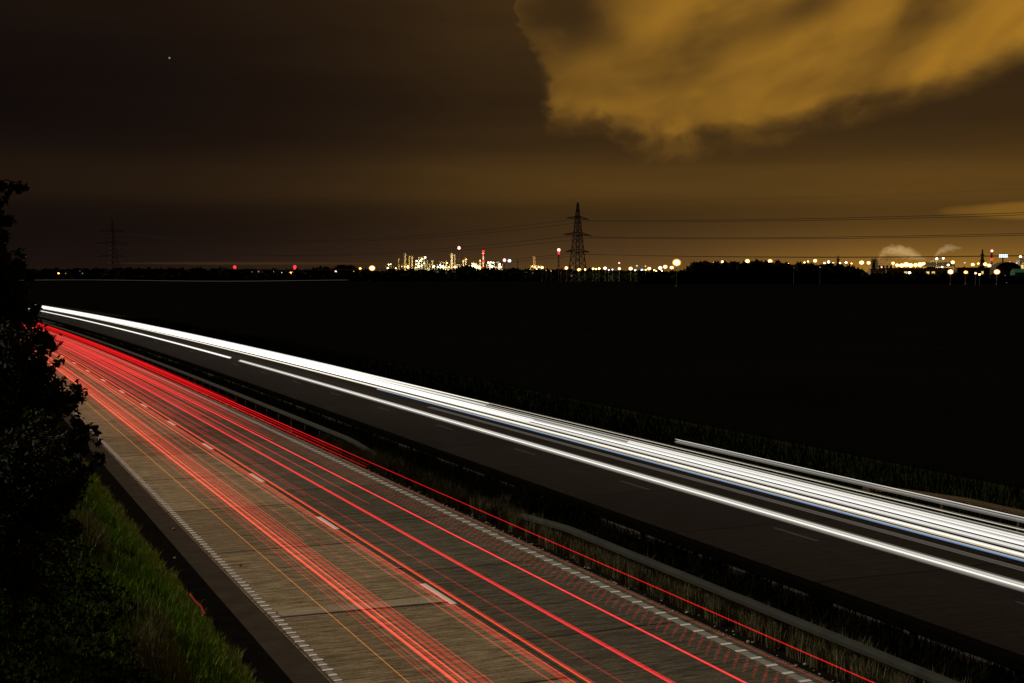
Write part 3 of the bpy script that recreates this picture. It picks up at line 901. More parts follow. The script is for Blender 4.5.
for (px, d, H, l) in [(837.5, 2100, 33, 'small far pylon between the dark wood and the steam plumes'), (981.5, 1700, 36, 'small far pylon right of the second steam plume'),
                      (738.6, 2300, 26, 'tiny far pylon above the dark wood')]:
    pylon(px, d, H, l, fat=1.9)

# ------------------------------------------------------------------ woods on the plain
def clump_mass(name, spec, m, label, cat, n, size):
    """spec: list of (px0, px1, depth, [(px, py_top), ...])"""
    Vs = []
    for (p0, p1, d, tops, k) in spec:
        nn = int(n*k)
        px = rng.uniform(p0, p1, nn)
        ty = np.interp(px, [q[0] for q in tops], [q[1] for q in tops])
        ztop = CAM_H+(272.1-ty)/F*d + rng.normal(0, .5, nn)+ 1.1*np.sin(px*.43)*np.sin(px*.171+1)
        dd = d+rng.uniform(-25, 25, nn)
        z = GZ-.5+(ztop-GZ+.5)*rng.random(nn)**.6
        lat = (px-512)/F*dd
        p = np.stack([lat*CY+dd*SY, -lat*SY+dd*CY, z], 1)
        a = rng.normal(0, 1, (nn, 3)); a /= np.linalg.norm(a, axis=1)[:, None]
        e = rng.normal(0, 1, (nn, 3)); e -= a*(e*a).sum(1)[:, None]; e /= np.linalg.norm(e, axis=1)[:, None]
        s = size*(.5+rng.random((nn, 1)))
        Vs.append(np.stack([p-a*s, p+e*s*.6, p+a*s, p-e*s*.6], 1))
    o = crown_obj(name, Vs, m)
    return tag(o, label, cat, kind='stuff')
clump_mass('far_woodland', [
    (-160, 700, 1360, [(-160, 269), (60, 270.5), (130, 269.5), (220, 270), (300, 271), (335, 268.5), (345, 266), (352, 267), (362, 271), (380, 272), (400, 271), (455, 270.5), (468, 266.8), (480, 270), (560, 271), (690, 272.5)], 1.0),
    (-160, 680, 1150, [(-160, 274.5), (200, 275), (380, 274.5), (470, 273.3), (560, 274.5), (680, 275)], .7),
    (640, 1250, 900, [(640, 276), (686, 274), (690, 266), (697, 263.2), (705, 265), (740, 265.3), (757, 264), (765, 262.8), (780, 265.5), (800, 265.8), (830, 267), (850, 268.5), (862, 273), (870, 276.5), (1024, 277), (1250, 276)], 1.0)],
    M['wood_far'], 'long dark line of woods and hedges along the horizon', 'woodland', 15000, 2.6)
for (px, d, ytop, r_, l) in [(390, 1290, 267.5, 4.5, 'dark round tree on the horizon left of the refinery stacks'), (349, 1290, 266.3, 4.2, 'dark tree just left of the amber starry lamp on the horizon'),
                            (468, 1290, 266.5, 5.0, 'dark tree in front of the bright refinery floodlights'), (699, 880, 262.6, 4.2, 'dark tree crown standing above the wood right of the brightest lamp'),
                            (766, 880, 262.4, 4.6, 'dark tree crown above the wood below the two amber lamps'), (112, 1230, 270, 3.0, 'small dark tree at the foot of the distant left pylon'),
                            (48, 1290, 269.5, 4.0, 'small dark tree on the far left horizon')]:
    b = at(px, d); root = empty('tree', (b.x, b.y, GZ-.3)); top = hz(ytop, d)-b.z
    tb = MB(); tb.tube([(0, 0, 0), (.1, 0, top*.35), (0, .1, top*.7)], [.4, .3, .15], 6); 
    for q in range(5):
        a = q*1.3; tb.tube([(0, 0, top*.4), (math.cos(a)*r_*.6, math.sin(a)*r_*.6, top*.7)], [.16, .05], 4)
    tb.build('trunk', M['bark'], root)
    V, _ = leafy((0, 0, top-r_*.8), (r_, r_, r_*.8), 900, .6); crown_obj('crown', [V], M['wood_far'], root)
    tag(root, l, 'tree', 'single trees along the horizon')

# pale road far across the field with a faint light on it
mb = MB()
d = 1050
mb.tube([at(p_, d, z=GZ+.9+.5*math.sin(p_*.021)) for p_ in range(-120, 352, 12)], .13, 5)
tag(mb.build('light_trail', add_light_mat('far_trail', (1, .85, .65), .035)), 'very faint pale light trail far across the field on the left horizon', 'light trail')

# ------------------------------------------------------------------ lamps on the plain
LC = {'white': ((1.0, .93, .78), 12), 'amber': ((1.0, .50, .10), 9), 'gold': ((1.0, .66, .20), 12), 'red': ((1.0, .03, .04), 2.2),
      'pink': ((1.0, .45, .38), 3), 'bluish': ((.55, .75, 1.0), 4), 'greenish': ((.75, 1.0, .62), 7)}
LM = {}
for k_, (c_, s_) in LC.items():
    LM[k_] = light_mat(k_+'_lamp', c_, s_)
    LM[k_+'_globe'] = add_light_mat(k_+'_globe', tuple(x_*y_ for x_, y_ in zip(c_, (1, .62, .35))) if k_ in ('amber', 'gold', 'white') else c_, .55 if k_ in ('amber', 'gold') else .3)
    LM[k_+'_glare'] = light_mat(k_+'_glaring_lamp', c_, s_*2)
    LM[k_+'_dim'] = light_mat(k_+'_small_lamp', c_, max(.35, s_*.08))
LAMPS = []
def lamp(px, py, r_px, col, d=1250, kind='street lamp', note=None, dim=False, mast=True, watts=0):
    """a lamp on its mast: tall column, bracket and lamp head sized as it shows"""
    base = at(px, d); z = hz(py, d)-base.z; r_ = max(.25, r_px*d/F)
    big = r_px >= 1.35
    name = {'street lamp': 'street_lamp', 'floodlight': 'floodlight', 'beacon': 'warning_beacon'}[kind]
    mt = LM[col+'_dim'] if dim else LM[col+'_glare'] if r_px >= 2.25 else LM[col]
    if big:
        root = empty(name, base)
        mb = MB(); mb.tube([(0, 0, -.3), (0, 0, z*.5), (0, 0, max(.5, z-r_*.6))], [.22, .17, .12], 6)
        mb.box((0, 0, .4), (.7, .7, .8)); mb.build('mast', M['lamp_post'], root)
        hb = MB(); hb.ball((0, 0, z), r_*.72, 0, 12, .8); h_ = hb.build('lamp_head', mt, root, smooth=True)
        gb = MB(); gb.ball((0, 0, z), r_*1.12, 0, 14, .85); gb.build('globe', LM[col+'_globe'], h_, smooth=True)  # glowing shell added round the head to draw its halo
        if watts:
            pl = bpy.data.lights.new('lamp_light', 'POINT'); pl.energy = watts; pl.color = LC[col][0]; pl.shadow_soft_size = max(1.2, r_)
            po = bpy.data.objects.new('lamp_light', pl); COL.objects.link(po); po.parent = root; po.location = (0, -r_*1.3, z+r_*1.3)
        o = root
    else:
        mb = MB()
        if mast:
            mb.tube([(0, 0, -.3), (0, 0, max(.5, z-r_*.5))], [.16, .10], 5)
        mb.ball((0, 0, z), r_, 1, 8, .8)
        o = mb.build(name, [M['lamp_post'], mt], loc=base)
    LAMPS.append((o, px, col, kind, dim, r_px, note))
    return o
# left horizon
for a in [(47.5, 273.5, .55, 'white', 1), (53.5, 273.4, .6, 'pink', 1), (59, 273.6, 1.35, 'amber', 0), (66.5, 273.5, .55, 'amber', 1), (74, 273.4, .6, 'white', 1), (80.5, 271, .4, 'bluish', 1), (83, 273.4, .6, 'bluish', 1),
          (101.5, 273.3, .7, 'white', 1), (219, 274.6, .5, 'white', 1), (224, 274.8, .6, 'white', 1), (230.5, 274.6, .5, 'bluish', 1), (252.5, 271.8, .5, 'pink', 1), (259, 271.6, .9, 'pink', 1), (262.5, 272, .5, 'red', 1),
          (274, 271.8, .5, 'white', 1), (282, 272.6, .5, 'white', 1), (291.5, 273.6, 2.3, 'amber', 0), (306.5, 273.6, 1.0, 'bluish', 1), (324, 272.5, .5, 'white', 1), (336, 271.4, 1.0, 'pink', 0), (354, 271.3, .6, 'amber', 1),
          (360.4, 268.6, 1.35, 'amber', 0), (372.3, 268.2, 2.9, 'gold', 0), (391.5, 273.3, .6, 'white', 1)]:
    lamp(a[0], a[1], a[2], a[3], 1200, 'street lamp', dim=bool(a[4]))
# central stretch
for a in [(546, 270.3, .6, 'amber', 1), (551, 271, .6, 'gold', 1), (542, 267.5, 1.5, 'gold', 0), (558.5, 268, .7, 'red', 1), (561, 267.6, .6, 'red', 1), (566.3, 268, 1.7, 'gold', 0), (571.5, 275.6, .8, 'pink', 1),
          (572, 267.3, .7, 'amber', 1), (579, 269.6, 1.9, 'gold', 0), (585, 269.5, .8, 'gold', 0), (593, 268.8, 1.0, 'gold', 0), (596, 269, .9, 'amber', 0), (599, 268.6, 1.0, 'gold', 0), (605, 268.2, 1.7, 'white', 0),
          (608.7, 270, 1.0, 'pink', 0), (612.3, 269.5, .8, 'bluish', 0), (619, 263, .9, 'pink', 0), (619.2, 268.7, 1.45, 'gold', 0), (630.5, 268.6, 2.0, 'gold', 0), (636.7, 265.8, .9, 'white', 1), (635, 270.2, 1.0, 'bluish', 0),
          (641.8, 270, 1.2, 'bluish', 0), (645.3, 266.2, .8, 'white', 1), (645.5, 269.8, .8, 'amber', 0), (649, 268.6, 1.8, 'gold', 0), (654, 270, .8, 'gold', 0), (660, 268, 2.0, 'white', 0), (665, 266.8, 2.1, 'gold', 0),
          (671.5, 267.6, 1.9, 'gold', 0), (661.5, 271, 1.0, 'gold', 0), (656, 271, .7, 'amber', 0), (659.5, 276, .9, 'amber', 0), (708, 274.8, .6, 'pink', 1)]:
    lamp(a[0], a[1], a[2], a[3], 1120, 'street lamp', dim=bool(a[4]), watts=3500 if a[0] in (579, 605, 630.5, 649) else 0)
lamp(676.4, 262.6, 3.9, 'gold', 700, 'street lamp', note='biggest brightest golden lamp just left of the dark wood')
# right stretch, in front of and beyond the wood
for a in [(713, 262.3, .5, 'gold', 1, 1500), (722, 261.8, 1.1, 'gold', 0, 1500), (747, 261.2, 2.3, 'amber', 0, 1400), (769.6, 261.3, 2.3, 'amber', 0, 1400), (784, 264, .8, 'gold', 0, 1400), (787.5, 264.2, 1.2, 'gold', 0, 1400), (794, 264.7, .6, 'amber', 1, 1400),
          (793.5, 267.5, .6, 'red', 1, 850), (804, 262.5, .8, 'amber', 0, 1500), (807.5, 261.5, .7, 'gold', 0, 1500), (814.6, 260.8, 1.9, 'gold', 0, 1400), (819.6, 267.2, .8, 'pink', 1, 850), (824, 263, .8, 'gold', 0, 1500), (828, 262, 1.2, 'white', 0, 1500), (833, 263, .8, 'gold', 0, 1500),
          (839.5, 263, .8, 'gold', 0, 1500), (845.5, 262.6, 1.0, 'white', 0, 1500), (851, 263.5, .7, 'amber', 0, 1500), (854.2, 271, 1.2, 'amber', 0, 900), (861, 262.6, 2.3, 'gold', 0, 1300), (868, 262.9, 1.8, 'gold', 0, 1300), (875.2, 270.5, 1.1, 'amber', 0, 900),
          (881, 267.2, .8, 'pink', 0, 950), (909, 272.8, 1.2, 'white', 0, 900), (941.5, 267, .8, 'white', 0, 950), (950, 271.8, 2.7, 'gold', 0, 800), (965, 272.2, 1.8, 'amber', 0, 820), (975, 273.2, 1.2, 'pink', 0, 820), (979, 274.4, 1.1, 'amber', 0, 820),
          (952, 262.3, 1.9, 'gold', 0, 1300), (947.5, 265, 1.0, 'white', 0, 1300), (972, 264.6, 1.8, 'gold', 0, 1300), (977.5, 263.6, .9, 'amber', 0, 1300), (964, 262.8, .8, 'white', 1, 1300), (984.5, 264.2, 1.9, 'gold', 0, 1300), (988.5, 265.5, 2.0, 'gold', 0, 1300), (996.3, 271.9, 2.8, 'gold', 0, 800),
          (1009, 262, .7, 'white', 1, 1400), (1019.5, 256.5, 1.1, 'white', 0, 1400), (1016, 263, .8, 'white', 1, 1300)]:
    lamp(a[0], a[1], a[2], a[3], a[5], 'street lamp', dim=bool(a[4]))
lamp(936, 258.8, 1.36, 'white', 1285, 'floodlight', watts=20000)
lamp(942.5, 258.4, 1.0, 'greenish', 1300, 'floodlight')
# floodlights of the works under the plumes
for a in [(892.5, 263.2, 1.6), (896.5, 265.2, 1.8), (901, 265.6, 2.4), (905.5, 264.6, 2.8), (910, 265.4, 2.4), (915, 265.0, 2.2), (919.5, 264.6, 2.6), (923, 263.6, 1.7)]:
    lamp(a[0], a[1], a[2], 'gold', 1280, 'floodlight', watts=26000)

# ------------------------------------------------------------------ refinery
D_R = 1850
def stack(px, ytop, wpx, label, m='steel_plant', d=D_R, bands=(), beacons=(), platforms=2, group='refinery stacks'):
    b = at(px, d); root = empty('chimney_stack', b); H = hz(ytop, d)-b.z; r_ = wpx*d/F/2
    mb = MB(); mb.lathe((0, 0, 0), [(r_*1.7, 0), (r_*1.5, H*.08), (r_*1.1, H*.3), (r_, H*.7), (r_*.95, H*.97), (r_*1.05, H*.975), (r_*1.05, H)], 14)
    mb.build('shaft', M[m], root, smooth=True)
    for q in range(platforms):
        pm = MB(); z = H*(.55+.35*q/max(1, platforms-1)); pm.lathe((0, 0, z), [(r_*1.05, 0), (r_*1.9, 0), (r_*1.9, .9), (r_*1.8, .9), (r_*1.8, .15), (r_*1.05, .15)], 14)
        pm.build('platform', M['steel_plant'], root)
    for (z0, z1) in bands:
        bm_ = MB(); bm_.lathe((0, 0, 0), [(r_*1.12, H*z0), (r_*1.12, H*z1)], 14); bm_.build('band', M['red_clad'], root)
    for q, c in beacons:
        bb = MB(); bb.ball((0, -r_*.5, q*H), 1.25*d/F, 0, 8); bb.build('beacon', LM[c], root)
    return tag(root, label, 'chimney stack', group)
STK = [(399, 258, 1.0, 'short dim stack at the left end of the refinery'), (405.2, 253, 2.0, 'tallest pale stack at the left of the refinery'), (409.4, 256, 1.3, 'first of the twin stacks right of the tallest pale stack'),
       (412.2, 256, 1.6, 'second of the twin stacks, beside the lit process tower'), (432.7, 260, 1.2, 'short pale stack right of the lit process tower'), (446, 261, 1.0, 'shortest stack left of the pair in the middle of the refinery'),
       (451.8, 253.2, 2.0, 'taller pale stack of the pair in the middle of the refinery'), (454.9, 254.5, 1.0, 'thinner stack of the pair in the middle of the refinery'), (463.3, 260, 1.3, 'short stack left of the yellow floodlights'),
       (465.8, 258, 1.3, 'slim stack close left of the yellow floodlights'), (480.2, 259.5, 1.2, 'dim stack just left of the red banded stack'), (457.2, 264, 1.4, 'stumpy column between the middle stack pair and the floodlights'),
       (429.5, 263.5, 1.4, 'stumpy column right beside the lit process tower')]
for s_ in STK: stack(*s_)
stack(483.3, 251.5, 1.3, 'tall stack banded red with red beacons at the top and middle', bands=((.30, .42), (.80, .90)), beacons=((1.0, 'red'), (.62, 'red')))
stack(534.7, 256.3, 3.2, 'broad dim tower standing alone right of the refinery', m='clad', platforms=1)
def mast(px, ytop, label, beacons, d=D_R, cols=('pink',)):
    b = at(px, d); root = empty('beacon_mast', b); H = hz(ytop, d)-b.z
    mb = MB(); lattice(mb, [(1.2-.9*i/8, H*i/8) for i in range(9)], .18, .10); mb.build('lattice_tower', M['pylon'], root)
    for i, y in enumerate(beacons):
        bb = MB(); bb.ball((0, -.6, hz(y, d)-b.z), (1.6 if i == 0 else 1.1)*d/F, 0, 10); bb.build('beacon', LM[cols[i % len(cols)]], root)
    tag(root, label, 'mast', 'beacon masts on the horizon')
mast(459, 248, 'dark mast with a single high red beacon over the refinery', [248])
mast(504.3, 260, 'mast with an orange red beacon right of the refinery', [260.2])
mast(509.3, 260.6, 'thin mast with a small bluish beacon right of the refinery', [260.8], cols=('bluish',))
mast(517.6, 259.5, 'dark thin mast without any light right of the refinery', [])
mast(558.5, 250, 'mast with two stacked red and white beacons left of the tall pylon', [250, 253.3], cols=('pink', 'red'))
mast(235, 267, 'mast with two red beacons on the dark left horizon', [267.2, 269.8], d=1500, cols=('red',))
mast(295, 266.6, 'mast with two red beacons above the amber left lamp', [266.9, 269.4], d=1500, cols=('red',))
# lit process tower: floors, columns, lamps
def process_unit(px0, px1, ytop, label, floors, lamps, d=D_R, cols=('greenish', 'white')):
    b = at((px0+px1)/2, d); root = empty('process_unit', b, -YAW); W = (px1-px0)*d/F; H = hz(ytop, d)-b.z
    cm = MB()
    for i in range(5):
        for y in (-W*.25, W*.25):
            x = -W/2+W*i/4; hh = H*(1 if i in (1, 2, 3) else .86); cm.box((x, y, hh/2), (.5, .5, hh))
    fr = cm.build('steel_frame', M['steel_plant'], root)
    for q in range(floors):
        z = H*(q+1)/floors*.98
        f_ = MB(); f_.box((0, 0, z), (W*(1.02 if q < floors-1 else .6), W*.56, .35)); f_.box((0, -W*.28, z+.9), (W*(1.0 if q < floors-1 else .58), .12, .12)); f_.build('deck', M['steel_plant'], root)
    for q in range(3):
        v = MB(); x = -W*.3+W*.3*q; v.lathe((x, 0, .4), [(.1, 0), (W*.10, .8), (W*.10, H*.62), (W*.06, H*.68), (.1, H*.7)], 12); v.build('vessel', M['steel_plant'], root, smooth=True)
    for (x, z, r_, c) in lamps:
        l = MB(); l.ball((x*W, -W*.34, z*H), r_*.82*d/F, 0, 8, .8); l.build('lamp', LM[c], fr)
    tag(root, label, 'process unit', 'lit process units of the refinery')
rr = random.Random(3)
def rl(n, cols, r0=.5, r1=.9, z0=.1, z1=.98): return [(rr.uniform(-.48, .48), rr.uniform(z0, z1), rr.uniform(r0, r1), rr.choice(cols)) for _ in range(n)]
process_unit(416, 427.5, 257, 'tall process tower with white green lamps on all its decks', 5, rl(20, ['greenish', 'white', 'greenish', 'gold'], .6, .95))
process_unit(386, 391.5, 263.5, 'small lit process frame at the far left end of the refinery', 2, rl(5, ['white', 'greenish'], .45, .75))
process_unit(437.5, 450, 262.2, 'low white lit process block left of the middle stacks', 3, rl(17, ['white', 'greenish', 'gold'], .55, .95))
process_unit(469.5, 478.5, 263, 'yellow lit process block in front of the floodlights', 2, rl(11, ['gold', 'amber', 'white'], .6, .9))
process_unit(487, 502, 262, 'long white lit process block right of the banded stack', 3, rl(17, ['white', 'greenish', 'white'], .55, .9))
process_unit(526, 545, 265.8, 'low orange lit plant around the broad dim tower', 2, rl(14, ['gold', 'amber', 'white'], .5, .85))
process_unit(394, 415, 265.2, 'low row of lit pipework under the left stacks', 2, rl(12, ['gold', 'amber', 'greenish'], .45, .75))
process_unit(428, 437, 265.0, 'small lit pump house frame right of the process tower', 2, rl(6, ['gold', 'white'], .5, .75))
process_unit(451, 469, 265.6, 'low row of lit pipework under the middle stacks', 2, rl(9, ['gold', 'amber', 'white'], .45, .75))
for a in [(476, 266.5, 2.2, 'gold'), (479.5, 267.5, 1.7, 'gold'), (473.5, 265.8, 1.5, 'white'), (388, 268, .9, 'gold'), (492, 266.3, 1.4, 'white'), (500, 267, 1.36, 'white'), (443, 266.5, 1.5, 'white'), (419, 266.8, 1.36, 'gold'), (408, 267.2, 1.36, 'gold'), (455, 267, 1.36, 'gold'), (465, 267.2, 1.36, 'gold'), (535, 267, 1.36, 'amber')]:
    lamp(a[0], a[1], a[2], a[3], D_R-22, 'floodlight', watts=14000)

# ------------------------------------------------------------------ buildings
def building(name, px0, px1, ytop, d, label, wall, roof='roof', windows=0, lit=(), depth_k=.6, roof_kind='flat', cat='building', door=True, strip_lit=None, ridge=.25):
    b = at((px0+px1)/2, d); W = (px1-px0)*d/F; H = hz(ytop, d)-b.z; Dp = W*depth_k
    root = empty(name, b, -YAW)
    rh = 0 if roof_kind == 'flat' else H*ridge
    mb = MB(); mb.box((0, 0, (H-rh)/2-.2), (W, Dp, H-rh+.4)); mb.build('wall', M[wall], root)
    rb = MB()
    if roof_kind == 'flat':
        rb.box((0, 0, H+.15), (W*1.02, Dp*1.02, .3))
        rb.box((W*.2, 0, H+.8), (W*.12, Dp*.2, 1.0)); rb.box((-W*.25, .1*Dp, H+.6), (W*.06, Dp*.15, .7))
    elif roof_kind == 'gable':
        z0 = H-rh+.01
        a, c = W*.51, Dp*.52
        rb.add([(-a, -c, z0), (a, -c, z0), (a, c, z0), (-a, c, z0), (-a, 0, H), (a, 0, H)], [(0, 1, 5, 4), (3, 4, 5, 2), (0, 4, 3), (1, 2, 5), (0, 3, 2, 1)])
    else:                                        # arched
        n = 12; vs = []
        for k in range(n+1):
            an = math.pi*k/n
            for y in (-Dp*.51, Dp*.51): vs.append((-W*.51*math.cos(an), y, H-rh+.01+rh*math.sin(an)))
        fs = [(2*k, 2*k+2, 2*k+3, 2*k+1) for k in range(n)] + [tuple(2*k for k in range(n+1))[::-1], tuple(2*k+1 for k in range(n+1))]
        rb.add(vs, fs)
    rb.build('roof', M[roof], root)
    for k in range(windows):
        x = -W/2+W*(k+.5)/windows
        w_ = MB(); w_.box((x, -Dp/2-.03, (H-rh)*.62), (W/windows*.55, .12, (H-rh)*.22))
        w_.build('window', LM['gold_dim'] if k in lit else M['dark_steel'], root)
    if door:
        d_ = MB(); d_.box((W*.12, -Dp/2-.05, min(1.9, H*.25)), (min(4, W*.14), .14, min(3.8, H*.5))); d_.build('door', M['roof'], root)
    if strip_lit:
        s_ = MB(); s_.box((0, -Dp/2-.35, (H-rh)*strip_lit[1]), (W*.8, .5, .35)); s_.build('strip_lamp', LM[strip_lit[0]], root)
    tag(root, label, cat, 'industrial buildings on the horizon')
    return root
building('warehouse', 876, 891, 260.3, 1330, 'dark boxy works building under the left steam plume', 'brick_dark', windows=4)
building('cooling_house', 871, 876, 258.6, 1340, 'narrow dark tower block where the left plume rises', 'brick_dark', windows=2)
building('warehouse', 869, 884, 269.3, 900, 'low warehouse with an amber lit front left of the floodlights', 'clad', windows=5, lit=(1, 3), strip_lit=('amber_dim', .55))
building('warehouse', 925, 952, 262.3, 1330, 'wide works hall with lit roof lamps under the right plume', 'clad', windows=8, lit=(2, 5), roof_kind='gable')
building('warehouse', 930, 940, 259.8, 1345, 'upper block of the works under the right plume', 'clad', windows=3)
building('warehouse', 992, 1018, 262, 1150, 'big dark shed with an arched roof at the right', 'brick_dark', roof='roof', windows=6, roof_kind='arch', ridge=.45)
building('warehouse', 1012, 1034, 268.8, 900, 'green clad shed at the right edge', 'green_clad', roof='green_clad', windows=4, roof_kind='gable')
building('factory', 1017, 1036, 259.5, 1420, 'pale yellow lit factory block at the right edge of the skyline', 'steel_plant', windows=4, lit=(0, 1, 2, 3), strip_lit=('gold_dim', .8))
building('warehouse', 838, 851, 269.5, 950, 'small pale lit hut row in front of the dark wood', 'clad', windows=4, lit=(0, 2, 3), strip_lit=('greenish_dim', .4))
building('warehouse', 884, 950, 268.3, 1220, 'long low shed beneath the works floodlights', 'clad', windows=12, lit=(3, 7, 8), depth_k=.2)
building('warehouse', 955, 990, 267.8, 1180, 'long low shed behind the two starry right lamps', 'brick_dark', windows=9, lit=(2, 6), depth_k=.25)
building('office_block', 433.6, 447, 270.3, 1300, 'low blue white lit building in front of the refinery', 'white_clad', windows=7, lit=(0, 1, 2, 4, 5, 6), strip_lit=('bluish_dim', .8))
building('office_block', 452, 455.5, 270.4, 1300, 'tiny pale lit cabin in front of the middle stacks', 'white_clad', windows=2, lit=(0,), strip_lit=('bluish_dim', .7))
building('office_block', 524, 536, 272.0, 1250, 'low lit building below the broad dim tower', 'white_clad', windows=6, lit=(0, 2, 3, 5), strip_lit=('white_dim', .7))
building('office_block', 394, 399, 272.6, 1250, 'tiny white lit hut right of the starry lamp', 'white_clad', windows=2, lit=(0, 1), strip_lit=('white_dim', .6))
# filling station below the brightest lamp
b = at(666.5, 1100); root = empty('filling_station', b, -YAW)
W = 11
k = MB(); k.box((0, 0, 4.9), (W, 7, .9)); k.build('canopy', M['white_clad'], root)
k = MB(); k.box((0, -3.56, 4.75), (W*.98, .10, .35)); k.build('fascia', M['red_clad'], root)
k = MB(); k.box((0, 0, 4.38), (W*.8, 5, .10)); k.build('canopy_light', LM['white'], root)
for x in (-4, 4):
    k = MB(); k.box((x, 0, 2.1), (.5, .5, 4.6)); k.build('column', M['white_clad'], root)
k = MB(); k.box((1.5, 5.5, 1.6), (7, 4, 3.6)); k.build('shop', M['white_clad'], root)
k = MB(); k.box((1.5, 3.44, 1.7), (6, .1, 1.8)); k.build('shop_window', LM['pink_dim'], root)
for x in (-2, 1.8):
    k = MB(); k.box((x, -.5, .9), (.8, .6, 2.0)); k.build('pump', M['red_clad'], root)
tag(root, 'white and red lit filling station below the brightest lamp', 'filling station')
# white lit column sign and floodlit yard on the right
b = at(1005.3, 880); root = empty('tower_sign', b, -YAW)
k = MB(); k.box((0, 0, 2.6), (1.1, .6, 5.6)); k.build('pillar', M['white_clad'], root)
for q in range(4):
    k = MB(); k.box((0, -.36, .9+q*1.25), (.9, .1, .8)); k.build('sign_panel', LM['white_dim'], root)
tag(root, 'white lit pillar sign beside the green shed', 'sign')
stack(990.6, 251, 1.8, 'red and white lit stack on the right skyline', m='white_clad', d=1500, bands=((.35, .55), (.75, .92)), beacons=((1.0, 'pink'), (.70, 'red')), platforms=1, group='stacks of the eastern works')
# tall floodlight bank: bluish white
b = at(1002, 1450); root = empty('floodlight_bank', b, -YAW); H = hz(256, 1450)-b.z
k = MB(); lattice(k, [(1.0-.6*i/6, H*i/6) for i in range(7)], .2, .12); k.build('lattice_tower', M['pylon'], root)
k = MB(); k.box((0, -.5, H), (9.5, .8, 3.0)); k.build('frame', M['lamp_post'], root)
for i in range(5):
    for j in range(2):
        l = MB(); l.ball((-3.8+1.9*i, -1.3, H-.7+1.4*j), .85, 0, 8); l.build('lamp', LM['bluish'], root)
tag(root, 'bluish white floodlight bank high on the right skyline', 'floodlight')
# lit hedges along the road below the central lamps
def hedge(px0, px1, ytop, d, label, m):
    b = at((px0+px1)/2, d); W = (px1-px0)*d/F; H = hz(ytop, d)-b.z
    n = 900
    p = np.stack([rng.uniform(-W/2, W/2, n), rng.normal(0, .5, n), rng.random(n)*H], 1)
    a = rng.normal(0, 1, (n, 3)); a /= np.linalg.norm(a, axis=1)[:, None]
    e = rng.normal(0, 1, (n, 3)); e -= a*(e*a).sum(1)[:, None]; e /= np.linalg.norm(e, axis=1)[:, None]
    o = crown_obj('hedge', [np.stack([p-a*.45, p+e*.25, p+a*.45, p-e*.25], 1)], m)
    o.location = b; o.rotation_euler = (0, 0, -YAW)
    tag(o, label, 'hedge', 'lamplit hedges on the far side of the field')
M['hedge_lit'] = mat('hedge_leaves', (.16, .17, .04), .9, .4, .3); M['hedge_green'] = mat('green_hedge_leaves', (.07, .16, .04), .9, .4, .3)
hedge(575, 597, 276.0, 1132, 'yellowish lamplit hedge right below the tall pylon', M['hedge_lit'])
hedge(602, 615, 275.8, 1132, 'green lamplit hedge between two other hedges', M['hedge_green'])
hedge(617, 641, 275.8, 1132, 'long yellowish lamplit hedge left of the filling station', M['hedge_lit'])

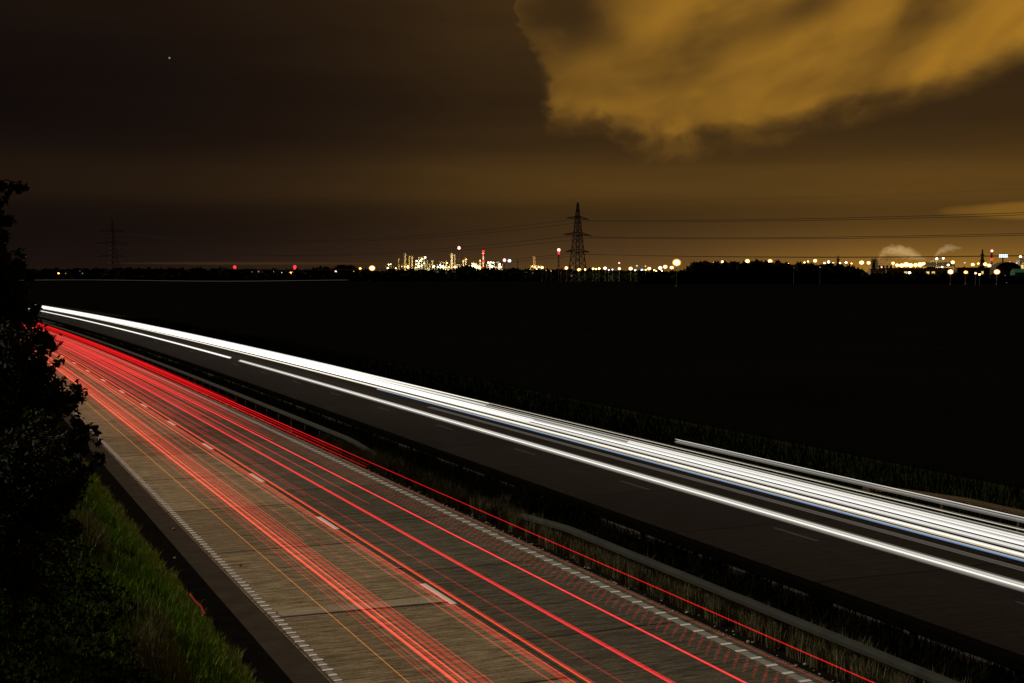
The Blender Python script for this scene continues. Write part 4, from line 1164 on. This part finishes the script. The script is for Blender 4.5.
# ------------------------------------------------------------------ steam plumes
def plume(px, py, d, path, label, dens):
    b = at(px, d, py=py)
    m = bpy.data.materials.new('steam'); m.use_nodes = True; t = m.node_tree
    for n in list(t.nodes): t.nodes.remove(n)
    v = t.nodes.new('ShaderNodeVolumeScatter'); v.inputs['Color'].default_value = (1, .97, .92, 1)
    v.inputs['Density'].default_value = dens
    m.cycles.volume_sampling = 'EQUIANGULAR'
    o = t.nodes.new('ShaderNodeOutputMaterial'); t.links.new(v.outputs[0], o.inputs['Volume'])
    rr_ = random.Random(int(px))
    ob = None
    for q, k in enumerate((1.0, .78, .56, .36)):
        mb = MB(); pts = []; rad = []
        fine = []
        for w in range(len(path)-1):
            for z in range(3): fine.append(tuple(path[w][c]+(path[w+1][c]-path[w][c])*z/3 for c in range(3)))
        fine.append(path[-1])
        for w, (qx, qy, r_) in enumerate(fine):
            jx, jy = rr_.uniform(-.2, .2)*r_, rr_.uniform(-.25, .25)*r_
            pts.append(at(qx+jx, d, py=qy+jy)-b); rad.append(r_*k*d/F*rr_.uniform(.86, 1.12))
        mb.tube(pts, rad, 14)
        if ob is None:
            ob = mb.build('steam_plume', m, loc=b, smooth=True)
        else:
            mb.build('steam_core', m, ob, smooth=True)
    tag(ob, label, 'steam', 'steam plumes over the eastern works', 'stuff')
plume(878, 258.5, 1318, [(877, 261, .8), (879.5, 256.5, 2.6), (884, 251.5, 5.0), (891, 250, 6.6), (900, 251, 7.2), (910, 254, 6.4), (918, 257, 4.2), (925, 259, 1.4)], 'wide lit steam plume rising from the dark works building', .011)
plume(932.5, 258.5, 1318, [(932, 260, .6), (935, 255.5, 1.8), (940, 251, 3.2), (946, 248.5, 4.0), (953, 248, 3.4), (960, 248.5, 1.2)], 'narrow lit steam plume leaning right above the works hall', .022)

# ------------------------------------------------------------------ labels of the lamps
def stretch(px):
    for lim, nm in ((150, "far left"), (320, "by the left beacon masts"), (400, 'left of the refinery'), (520, 'in the refinery'), (600, "by the tall pylon"), (690, "between pylon and dark wood"),
                    (800, "over the wood's left half"), (856, "over the wood's right half"), (890, "left of the works"), (930, 'under the steam plumes'), (960, 'right of the steam plumes'), (1100, "at the far right")):
        if px < lim: return nm
groups = {}
for (o, px, col, kind, dim, r_px, note) in LAMPS:
    size = 'tiny' if r_px < .75 else ('small' if r_px < 1.35 else ('bright' if r_px < 2.25 else 'large starry'))
    groups.setdefault((size, col, kind, stretch(px)), []).append((px, o, note))
for (size, col, kind, wh), L_ in groups.items():
    L_.sort(key=lambda q: q[0])
    for i, (px, o, note) in enumerate(L_):
        cn = {'gold': 'golden'}.get(col, col)
        if note: lab = note
        elif len(L_) == 1: lab = f'only {size} {cn} {kind} {wh}'
        elif len(L_) == 2: lab = f'{("left", "right")[i]} one of two {size} {cn} {kind}s {wh}'
        else: lab = f'{NUMW[i]} from the left of the {size} {cn} {kind}s {wh}'
        tag(o, lab, 'floodlight' if kind == 'floodlight' else 'street lamp', 'floodlights of the works' if kind == 'floodlight' else 'lamps along the horizon')
